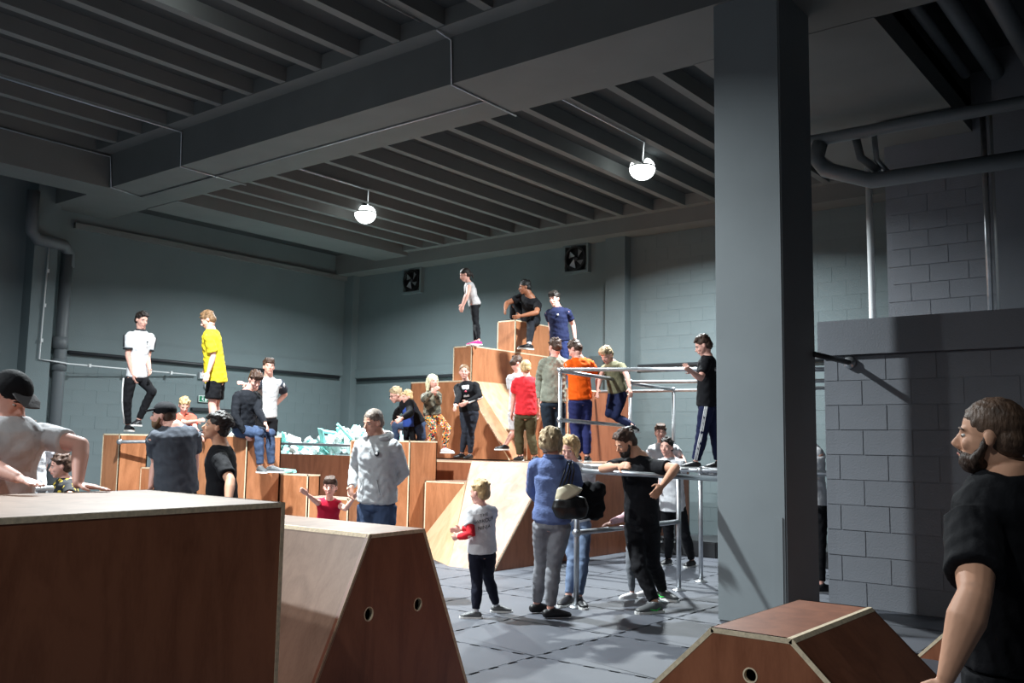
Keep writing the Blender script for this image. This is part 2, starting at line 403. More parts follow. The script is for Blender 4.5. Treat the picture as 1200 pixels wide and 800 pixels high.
cond([(5.0, 14.28, 6.0), (7.48, 14.28, 6.0), (7.485, 14.2, 5.475), (8.1, 14.34, 5.475)], 'thin conduit beside the near cross beam at the left end')
cond([(8.7, 6.18, 5.53), (10.6, 6.18, 5.53), (11.6, 6.8, 5.6)], 'thin conduit leading to the lamp above the rails')
cond([(8.7, 11.0, 5.53), (10.1, 11.0, 5.53), (11.2, 12.2, 5.6)], 'thin conduit leading to the lamp over the foam pit')
def pp(pts, r, lab, m=M_PIPE, n=12):
    t = pipe('ceiling_pipe', pts, r, m, None, n); tag(t, lab, 'pipe'); return t
pp([(11.0, 5.2, 5.24), (11.0, -1, 5.20)], .075, 'upper thick grey pipe crossing right of the column')
pp([(11.0, 3.95, 5.2), (11.0, 4.0, 5.0), (11.0, 3.9, 4.85), (11.0, 3.35, 4.62), (11.0, -1, 4.56)], .095, 'lower thick grey pipe with a bend, right of the column')
pp([(11.1, 3.55, 5.2), (11.1, 3.5, 4.95), (11.1, 3.3, 4.75)], .05, 'short bent pipe dropping between the two thick pipes', M_PIPE)
pp([(11.15, 3.35, 5.2), (11.15, 3.33, 4.9), (11.15, 3.2, 4.72)], .035, 'short steel pipe dropping beside the bent pipe', M_STEEL)
pp([(11.5, 3.38, 5.44), (11.5, 2.40, 5.44)], .035, 'bright steel tube under the soffit', M_STEEL)
pp([(8.7, 2.42, 5.9), (11.6, 2.42, 5.9)], .06, 'overhead pipe nearest the soffit, in the dark bay at top right')
pp([(8.7, 2.15, 5.95), (13.4, 2.15, 5.95)], .09, 'second overhead pipe from the soffit, in the dark bay at top right')
pp([(8.7, 1.75, 5.95), (13.4, 1.75, 5.95)], .10, 'third overhead pipe from the soffit, in the dark bay at top right')
pp([(8.7, 1.35, 5.95), (13.4, 1.35, 5.95)], .10, 'overhead pipe farthest from the soffit, at the top right corner')
pp([(13.0, 4.0, 5.5), (13.0, 3.99, 0)], .045, 'slim pale vertical pipe left of the block pier', M_WHITEPL)
pp([(12.35, 2.40, 5.6), (12.35, 2.40, 2.71)], .035, 'bright steel vertical pipe against the block pier', M_STEEL)
pp([(12.35, 2.27, 5.6), (12.35, 2.27, 2.71)], .06, 'grey vertical pipe right of the steel one on the block pier')
t = thing('bracket_pole', 'dark round bar with a pale flange between column and block wall', 'bar', (8.6, 3.01, 2.3))
pipe('bar', [(8.2, 3.035, 2.31), (9.04, 3.0, 2.30)], .026, M_DARKSTEEL, t)
bm = bmesh.new(); tube(bm, [(.40, -.01, 0), (.45, -.01, 0)], [.055, .06], n=20, cap=0); obj('flange', bm, M_STEEL, t, True)
# ---------------------------------------------------------------- plywood furniture
EW = .02
def ply(name, label, faces, edges=(), holes=None, cat='box'):
    """faces: (part name, polygon, material); edges: (p0, p1, face normal, inward dir)"""
    allp = [V(p) for f in faces for p in f[1]]
    base = sum(allp, V((0, 0, 0)))/len(allp); org = V((base.x, base.y, min(p.z for p in allp)))
    t = thing(name, label, cat, org)
    for nm, poly, m in faces:
        n = pnormal(poly, base); bm = bmesh.new(); prism(bm, [V(p)-org for p in poly], n, .018)
        o = obj(nm, bm, m, t)
        for hc, hr in (holes or {}).get(nm, []):
            hb = bmesh.new(); tube(hb, [V(hc)-org+n*.1, V(hc)-org-n*.1], [hr, hr], n=28, cap=0)
            bmesh.ops.recalc_face_normals(hb, faces=hb.faces)
            ho = obj('cutter', hb, None); ho.location = org; bpy.context.view_layer.update(); md = o.modifiers.new('b', 'BOOLEAN'); md.object = ho; md.operation = 'DIFFERENCE'; md.solver = 'EXACT'
            dg = bpy.context.evaluated_depsgraph_get(); me = bpy.data.meshes.new_from_object(o.evaluated_get(dg))
            o.modifiers.clear(); o.data = me; bpy.data.objects.remove(ho)
            rb = bmesh.new(); nn = 28; s, u = frame(n); ring = []
            for i in range(nn):
                a = 2*math.pi*i/nn; d = s*math.cos(a)+u*math.sin(a)
                ring.append([rb.verts.new(V(hc)-org+d*r+n*z) for r, z in ((hr-.0005, .0015), (hr+.005, .0015), (hr+.005, -.001), (hr-.0005, -.019))])
            for i in range(nn):
                a, b = ring[i], ring[(i+1) % nn]
                for k in range(4): rb.faces.new((a[k], b[k], b[(k+1) % 4], a[(k+1) % 4]))
            bmesh.ops.recalc_face_normals(rb, faces=rb.faces)
            obj('hole_rim', rb, M_BIRCH, o)
    for p0, p1, n, inn in edges:
        p0, p1, n, inn = V(p0)-org, V(p1)-org, V(n).normalized(), V(inn).normalized()
        bm = bmesh.new(); q = [p0+n*.0015, p1+n*.0015, p1+inn*EW+n*.0015, p0+inn*EW+n*.0015]
        prism(bm, q, n, .006); obj('plywood_edge', bm, M_BIRCH, t)
    return t
def abox(name, label, a, b, m=None, mx=None, my=None, mt=None, ledges=True, z=None):
    """axis aligned plywood box: lo corner a, hi corner b; -X face, -Y face and top are seen"""
    (x0, y0, z0), (x1, y1, z1) = a, b; m = m or M_WOOD
    f = [('front_panel', [(x0, y0, z0), (x0, y1, z0), (x0, y1, z1), (x0, y0, z1)], mx or m),
         ('side_panel', [(x0, y0, z0), (x1, y0, z0), (x1, y0, z1), (x0, y0, z1)], my or m),
         ('top_panel', [(x0, y0, z1), (x1, y0, z1), (x1, y1, z1), (x0, y1, z1)], mt or M_WOODT),
         ('back_panel', [(x1, y0, z0), (x1, y1, z0), (x1, y1, z1), (x1, y0, z1)], m),
         ('side_panel', [(x0, y1, z0), (x1, y1, z0), (x1, y1, z1), (x0, y1, z1)], m)]
    e = [((x0, y0, z1), (x0, y1, z1), (-1, 0, 0), (0, 0, -1)), ((x0, y0, z1), (x1, y0, z1), (0, -1, 0), (0, 0, -1)),
         ((x0, y0, z0), (x0, y0, z1), (-1, 0, 0), (0, 1, 0)), ((x0, y1, z0), (x0, y1, z1), (-1, 0, 0), (0, -1, 0))]
    return ply(name, label, f, e)
# foreground block, big
A, B, Cc, Dd = (2.53, 3.20), (-.9, 2.86), (-.8, 4.22), (2.63, 4.42)
ply('vault_box', 'big flat topped plywood box filling the lower left, dark front with pale edges',
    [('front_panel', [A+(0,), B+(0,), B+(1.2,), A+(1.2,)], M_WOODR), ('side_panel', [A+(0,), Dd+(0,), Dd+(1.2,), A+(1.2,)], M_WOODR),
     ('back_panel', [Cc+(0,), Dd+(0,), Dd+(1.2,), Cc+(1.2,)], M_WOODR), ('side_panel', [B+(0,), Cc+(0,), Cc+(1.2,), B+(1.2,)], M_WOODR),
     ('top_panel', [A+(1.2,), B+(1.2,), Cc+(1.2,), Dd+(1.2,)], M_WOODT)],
    [(A+(1.2,), B+(1.2,), (.099, -.995, 0), (0, 0, -1)), (A+(0,), A+(1.2,), (.099, -.995, 0), (-.995, -.099, 0)),
     (A+(1.2,), Dd+(1.2,), (.997, -.08, 0), (0, 0, -1)), (A+(0,), A+(1.2,), (.997, -.08, 0), (.08, .997, 0))])
# foreground trapezoid vault with two hand holes
TL, TR, BL, BR = V((3.29, 3.49, 1)), V((3.74, 3.54, 1)), V((2.75, 3.43, 0)), V((4.24, 3.60, 0))
dv = V((.06, 2.2, 0))
fn = V((.11, -.99, 0))
def inw(a, b, n, toward):  # direction inside face, perpendicular to edge
    e = (V(b)-V(a)).normalized(); d = V(n).normalized().cross(e); 
    return d if d.dot(V(toward)-V(a)) > 0 else -d
fc = (TL+TR+BL+BR)/4
sl = pnormal([TL, BL, BL+dv, TL+dv], (3.5, 4.5, .4))
ply('trapezoid_vault', 'tall trapezoid plywood vault with two hand holes, beside the big box',
    [('front_panel', [BL, BR, TR, TL], M_WOODR), ('slope_panel', [TL, BL, BL+dv, TL+dv], M_WOODL if False else M_WOODT), ('slope_panel', [TR, BR, BR+dv, TR+dv], M_WOODR),
     ('top_panel', [TL, TR, TR+dv, TL+dv], M_WOODT), ('back_panel', [BL+dv, BR+dv, TR+dv, TL+dv], M_WOODR)],
    [(TL, TR, fn, (0, 0, -1)), (TL, BL, fn, inw(TL, BL, fn, fc)), (TR, BR, fn, inw(TR, BR, fn, fc)),
     (TL, TL+dv, sl, inw(TL, TL+dv, sl, BL)), (TL, TL+dv, (0, 0, 1), (1, 0, 0))],
    holes={'front_panel': [((3.305, 3.492, .61), .031), ((3.70, 3.536, .605), .031)]})
def lowvault(x0, x1, ytl, ytr, ybl, ybr, z, lab, hole=None):
    TL, TR, BL, BR = V((x0, ytl, z)), V((x0, ytr, z)), V((x0, ybl, 0)), V((x0, ybr, 0)); d = V((x1-x0, 0, 0)); n = V((-1, 0, 0)); fc = (TL+TR+BL+BR)/4
    s2 = pnormal([TR, BR, BR+d, TR+d], ((x0+x1)/2, (ytl+ytr)/2, z*.3)); s1 = pnormal([TL, BL, BL+d, TL+d], ((x0+x1)/2, (ytl+ytr)/2, z*.3))
    ply('trapezoid_vault', lab,
        [('front_panel', [BL, BR, TR, TL], M_WOODR), ('slope_panel', [TL, BL, BL+d, TL+d], M_WOODR), ('slope_panel', [TR, BR, BR+d, TR+d], M_WOODR),
         ('top_panel', [TL, TR, TR+d, TL+d], M_WOODR), ('back_panel', [BL+d, BR+d, TR+d, TL+d], M_WOODR)],
        [(TL, TR, n, (0, 0, -1)), (TL, BL, n, inw(TL, BL, n, fc)), (TR, BR, n, inw(TR, BR, n, fc)), (TR, TR+d, s2, inw(TR, TR+d, s2, BR)), (TR, TR+d, (0, 0, 1), (0, 1, 0)),
         (TL, TL+d, s1, inw(TL, TL+d, s1, BL))],
        holes={'front_panel': [hole]} if hole else None)
lowvault(3.63, 4.61, 1.80, 1.455, 2.55, .69, .72, 'low trapezoid plywood vault in front of the column', ((3.63, 1.63, .555), .026))
lowvault(7.2, 8.18, 1.26, .92, 1.98, .17, .72, 'farther low trapezoid vault mostly hidden by the ponytailed man')
# ramp, hip facet and deck
z1 = 1.24
ramp_faces = [('ramp_panel', [(8.57, 7.0, 0), (8.57, 7.69, 0), (9.66, 8.30, z1), (9.66, 7.0, z1)], M_WOODL),
    ('hip_panel', [(8.57, 7.69, 0), (9.45, 9.15, 0), (9.55, 8.30, .96)], M_WOODTAN),
    ('side_panel', [(8.57, 7.0, 0), (9.66, 7.0, 0), (9.66, 7.0, z1)], M_WOODR),
    ('hip_top', [(9.66, 8.30, z1), (9.55, 8.24, 1.12), (9.55, 8.30, .96), (9.66, 8.30, .96)], M_WOODL)]
ply('ramp', 'bright sloped plywood ramp in front of the raised deck', ramp_faces,
    [((8.57, 7.0, 0), (9.66, 7.0, z1), (0, -1, 0), V((1.24, 0, -1.09)))], cat='ramp')
abox('deck_platform', 'long raised plywood deck that people stand on, behind the ramp', (9.66, 7.0, 0), (13.4, 8.25, z1), mx=M_WOOD, my=M_WOODR)  # side panel gets the darker tone that carries its shade
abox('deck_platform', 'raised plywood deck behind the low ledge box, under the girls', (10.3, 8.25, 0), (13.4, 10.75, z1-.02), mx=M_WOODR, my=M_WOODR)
abox('ledge_box', 'low plywood ledge box between the ramp and the hooded man', (9.6, 8.35, 0), (10.28, 9.10, .95))
abox('tall_box', 'tall upright plywood box behind the man in the grey hoodie', (9.3, 9.12, 0), (9.85, 10.33, 1.5))
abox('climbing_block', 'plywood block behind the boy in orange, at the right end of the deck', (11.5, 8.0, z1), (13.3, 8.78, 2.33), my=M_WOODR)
# frustum under the tower
zt = 2.48
ply('slanted_block', 'broad slanted plywood block with a tan sloping side below the tower',
    [('front_panel', [(11.2, 8.86, z1), (11.2, 11.0, z1), (11.2, 11.0, zt), (11.2, 9.84, zt)], M_WOOD),
     ('hip_panel', [(11.2, 8.86, z1), (11.48, 8.80, z1), (11.40, 9.78, zt), (11.2, 9.84, zt)], M_WOOD),
     ('slope_panel', [(11.48, 8.80, z1), (14.2, 8.80, z1), (14.2, 9.78, zt), (11.40, 9.78, zt)], M_WOODTAN),
     ('top_panel', [(11.2, 9.84, zt), (11.4, 9.78, zt), (14.2, 9.78, zt), (14.2, 11.0, zt), (11.2, 11.0, zt)], M_WOODT),
     ('side_panel', [(11.2, 11.0, z1), (14.2, 11.0, z1), (14.2, 11.0, zt), (11.2, 11.0, zt)], M_WOOD)],
    [((11.2, 8.86, z1), (11.2, 9.84, zt), (-1, 0, 0), (0, 1, -.5)), ((11.2, 9.84, zt), (11.2, 11.0, zt), (-1, 0, 0), (0, 0, -1))])
abox('tower_box', 'lower box of the plywood tower, with the small girl on its corner', (11.35, 9.80, zt), (13.9, 10.2, 3.05), my=M_WOOD)
abox('tower_box', 'topmost box of the plywood tower, under the seated man in black', (12.48, 9.80, 3.05), (13.9, 10.2, 3.60), my=M_WOOD)
# left group
abox('step_box', 'narrow upright plywood box at the far left, under the boy in white', (6.87, 12.35, 0), (7.30, 12.80, 1.53))
abox('step_box', 'low plywood box between the far left box and the bench box', (7.2, 11.9, 0), (7.6, 12.33, 1.07))
abox('bench_box', 'long plywood bench box with the seated boy on its end', (7.38, 10.15, 0), (7.92, 11.85, 1.53))
abox('step_box', 'plywood step box below the seated boy\'s feet', (7.94, 9.60, 0), (8.14, 10.5, 1.04))
abox('step_box', 'lowest plywood step box behind the little girl', (7.94, 8.82, 0), (8.2, 9.57, .77))
abox('landing_box', 'plywood landing box hidden behind the bench box', (7.94, 10.52, 0), (8.7, 12.2, 1.0))
# foam pit
pit = ply('foam_pit', 'plywood sided foam pit in front of the left wall corner',
    [('front_panel', [(10.95, 11.0, 0), (10.95, YL-.2, 0), (10.95, YL-.2, 1.24), (10.95, 11.0, 1.24)], M_WOODR),
     ('side_panel', [(10.95, 11.0, 0), (14.3, 11.0, 0), (14.3, 11.0, 1.24), (10.95, 11.0, 1.24)], M_WOODR),
     ('pit_base', [(10.98, 11.02, 1.0), (14.3, 11.02, 1.0), (14.3, YL-.2, 1.0), (10.98, YL-.2, 1.0)], M_FOAMG)], cat='foam pit')
foam_meshes = []
for k in range(9):
    bm = bmesh.new(); w_, d_, h_ = [(.13, .13, .12), (.38, .10, .035), (.26, .17, .03), (.18, .12, .07), (.5, .07, .045), (.14, .14, .08), (.3, .2, .02), (.22, .08, .08), (.12, .10, .14)][k]
    bx(bm, (-w_/2, -d_/2, -h_/2), (w_/2, d_/2, h_/2))
    bmesh.ops.subdivide_edges(bm, edges=list(bm.edges), cuts=1)
    for v in bm.verts: v.co += V([random.uniform(-.014, .014) for _ in range(3)])
    me = bpy.data.meshes.new('foam_block'); bm.to_mesh(me); bm.free(); me.materials.append([M_FOAMW, M_FOAMA, M_FOAMW, M_FOAMW, M_FOAMA, M_FOAMG, M_FOAMW, M_FOAMA, M_FOAMW][k]); foam_meshes.append(me)
for i in range(290):
    if i < 150: x, y = random.uniform(11.02, 11.7), random.uniform(11.15, YL-.4)
    else: x, y = random.uniform(11.5, 14), random.uniform(11.15, YL-.4)
    hz = 1.22+random.uniform(0, .24)+.16*math.sin(y*2.1)*math.sin(x*1.7+1)+(.10 if x > 11.6 else 0)+ (.10 if 11.9 < y < 13.2 else 0)
    kf = random.randrange(9); o = bpy.data.objects.new('foam_block', foam_meshes[kf]); C.objects.link(o)
    o.location = (x, y, max(hz, 1.20)); o.rotation_euler = [random.uniform(-1.1, 1.1) for _ in range(3)]
    tag(o, ['white foam cube', 'long aqua foam bar', 'flat white foam slab', 'thick white foam block', 'thin aqua foam strip', 'grey foam block', 'wide thin white foam sheet', 'square aqua foam bar', 'upright white foam block'][kf]+(' heaped near the front edge of the foam pit' if i < 150 else ' heaped at the back of the foam pit'), 'foam block', 'foam pieces heaped in the pit')
o = bpy.data.objects.new('foam_block', foam_meshes[4]); C.objects.link(o); o.location = (8.04, 10.18, 1.07); o.rotation_euler = (0, 0, 1.5); o.scale = (.75, 1, 1); tag(o, 'single aqua foam strip lying on the step box by the seated boy', 'foam block')
box_ = box('foam_fill', (11.05, 11.1, 1.03), (14.2, YL-.25, 1.2), M_FOAMG, pit); box_['kind'] = 'stuff'
# crash mat (wedge) along the far wall
t = thing('crash_mat', 'black crash mat wedge on the floor below the far wall', 'mat', (12.5, 5, 0))
for (ya, yb) in ((5.72, 7.75), (3.7, 5.70)):
    bm = bmesh.new()
    P_ = [(11.7, ya, 0), (XF-.05, ya, 0), (XF-.05, ya, .04), (11.7, ya, .21)]; Q_ = [(p[0], yb, p[2]) for p in P_]
    if ya > 5:  # keep clear of the deck: stop at its side
        Q_ = [(p[0], 6.97, p[2]) for p in P_]
    a = [bm.verts.new(V(p)-t.location) for p in P_]; b = [bm.verts.new(V(p)-t.location) for p in Q_]
    bm.faces.new(a); bm.faces.new(list(reversed(b)))
    for i in range(4): bm.faces.new((a[i], b[i], b[(i+1) % 4], a[(i+1) % 4]))
    bmesh.ops.recalc_face_normals(bm, faces=bm.faces); bmesh.ops.bevel(bm, geom=list(bm.edges), offset=.015, segments=2, affect='EDGES')
    obj('mat_section', bm, M_CRASH, t)
# ---------------------------------------------------------------- scaffold rails
RR = .0245
def rail(name, lab, parts, base=(0, 0, 0)):
    t = thing(name, lab, 'rail', base)
    for nm, pts in parts:
        if nm == 'clamp':
            p = V(pts)-V(base); bm = bmesh.new(); ell(bm, p, (.042, .042, .042), seg=12, rings=8); obj('clamp', bm, M_STEEL, t, True)
        elif nm == 'foot_plate':
            p = V(pts)-V(base); bm = bmesh.new(); tube(bm, [p, p+V((0, 0, .012)), p+V((0, 0, .03))], [.075, .07, .035], n=20, cap=0); obj('foot_plate', bm, M_STEEL, t, True)
        else: pipe(nm, pts, RR if nm != 'thin_rail' else .02, M_STEEL, t, 12)
    return t
rail('scaffold_rail', 'steel guard rail on a post that the bearded man leans over',
     [('post', [(7.21, 4.91, 0), (7.21, 4.91, 1.235)]), ('top_rail', [(7.21, 4.95, 1.237), (7.70, 3.69, 1.19)]), ('side_rail', [(7.21, 4.91, .67), (8.8, 4.72, .70)]),
      ('post', [(8.8, 4.72, 0), (8.8, 4.72, 1.22)]), ('side_rail', [(7.21, 4.91, 1.235), (8.8, 4.72, 1.22)]),
      ('clamp', (7.21, 4.91, 1.235)), ('clamp', (7.21, 4.91, .67)), ('foot_plate', (7.21, 4.91, 0)), ('foot_plate', (8.8, 4.72, 0))], (7.21, 4.91, 0))
rail('scaffold_rail', 'steel rail frame that the boy in black stands on, with stacked upper bars',
     [('post', [(9.53, 4.84, 0), (9.53, 4.84, 1.25)]), ('walk_rail', [(9.53, 6.85, 1.215), (9.53, 3.30, 1.22)]), ('foot_plate', (9.53, 4.84, 0)), ('clamp', (9.53, 4.84, 1.215)),
      ('walk_rail', [(9.72, 6.85, 1.225), (9.72, 3.30, 1.23)]), ('cross_rail', [(9.53, 4.84, 1.17), (11.2, 5.0, 1.17)]),
      ('clamp', (9.72, 4.84, 1.225)), ('post', [(9.45, 6.70, 0), (9.45, 6.70, 2.40)]), ('top_rail', [(9.45, 6.74, 2.405), (9.60, 3.30, 2.29)]),
      ('cross_rail', [(9.45, 6.70, 2.385), (11.2, 6.75, 2.365)]), ('low_rail', [(9.45, 6.70, 1.78), (11.2, 6.75, 1.75)]), ('clamp', (9.45, 6.70, 2.39)), ('clamp', (9.45, 6.70, 1.78)),
      ('post', [(11.2, 6.75, 0), (11.2, 6.75, 2.38)]), ('back_rail', [(11.2, 6.79, 2.365), (11.2, 3.30, 2.28)]), ('clamp', (11.2, 6.75, 2.36)),
      ('cross_rail', [(11.2, 6.75, 2.34), (12.2, 6.62, 2.31)]), ('post', [(12.2, 6.62, .2), (12.2, 6.62, 2.32)]), ('back_rail', [(12.2, 7.95, 2.31), (12.2, 3.5, 2.27)]),
      ('foot_plate', (11.2, 6.75, 0)), ('foot_plate', (9.45, 6.70, 0)), ('clamp', (12.2, 6.62, 2.31))], (9.53, 5.5, 0))
rail('pit_rail', 'steel bar across the front of the foam pit', [('bar', [(10.82, 14.9, 1.43), (10.82, 10.9, 1.41)]), ('post', [(10.82, 10.92, 0), (10.82, 10.92, 1.44)]), ('post', [(10.82, 14.88, 0), (10.82, 14.88, 1.46)])], (10.82, 12.5, 0))
rail('box_rail', 'short steel bar fixed to the far left box', [('bar', [(6.80, 12.20, 1.42), (7.9, 11.95, 1.44)]), ('clamp', (6.80, 12.22, 1.42)), ('bracket', [(6.80, 12.22, 1.42), (6.90, 12.42, 1.40)])], (6.8, 12.2, 1.4))
rail('low_bar', 'pale steel bar behind the big box at far left', [('bar', [(.2, 5.55, 1.12), (3.0, 6.2, 1.12)]), ('post', [(2.95, 6.19, 0), (2.95, 6.19, 1.12)]), ('post', [(.3, 5.57, 0), (.3, 5.57, 1.12)])], (2, 6, 0))
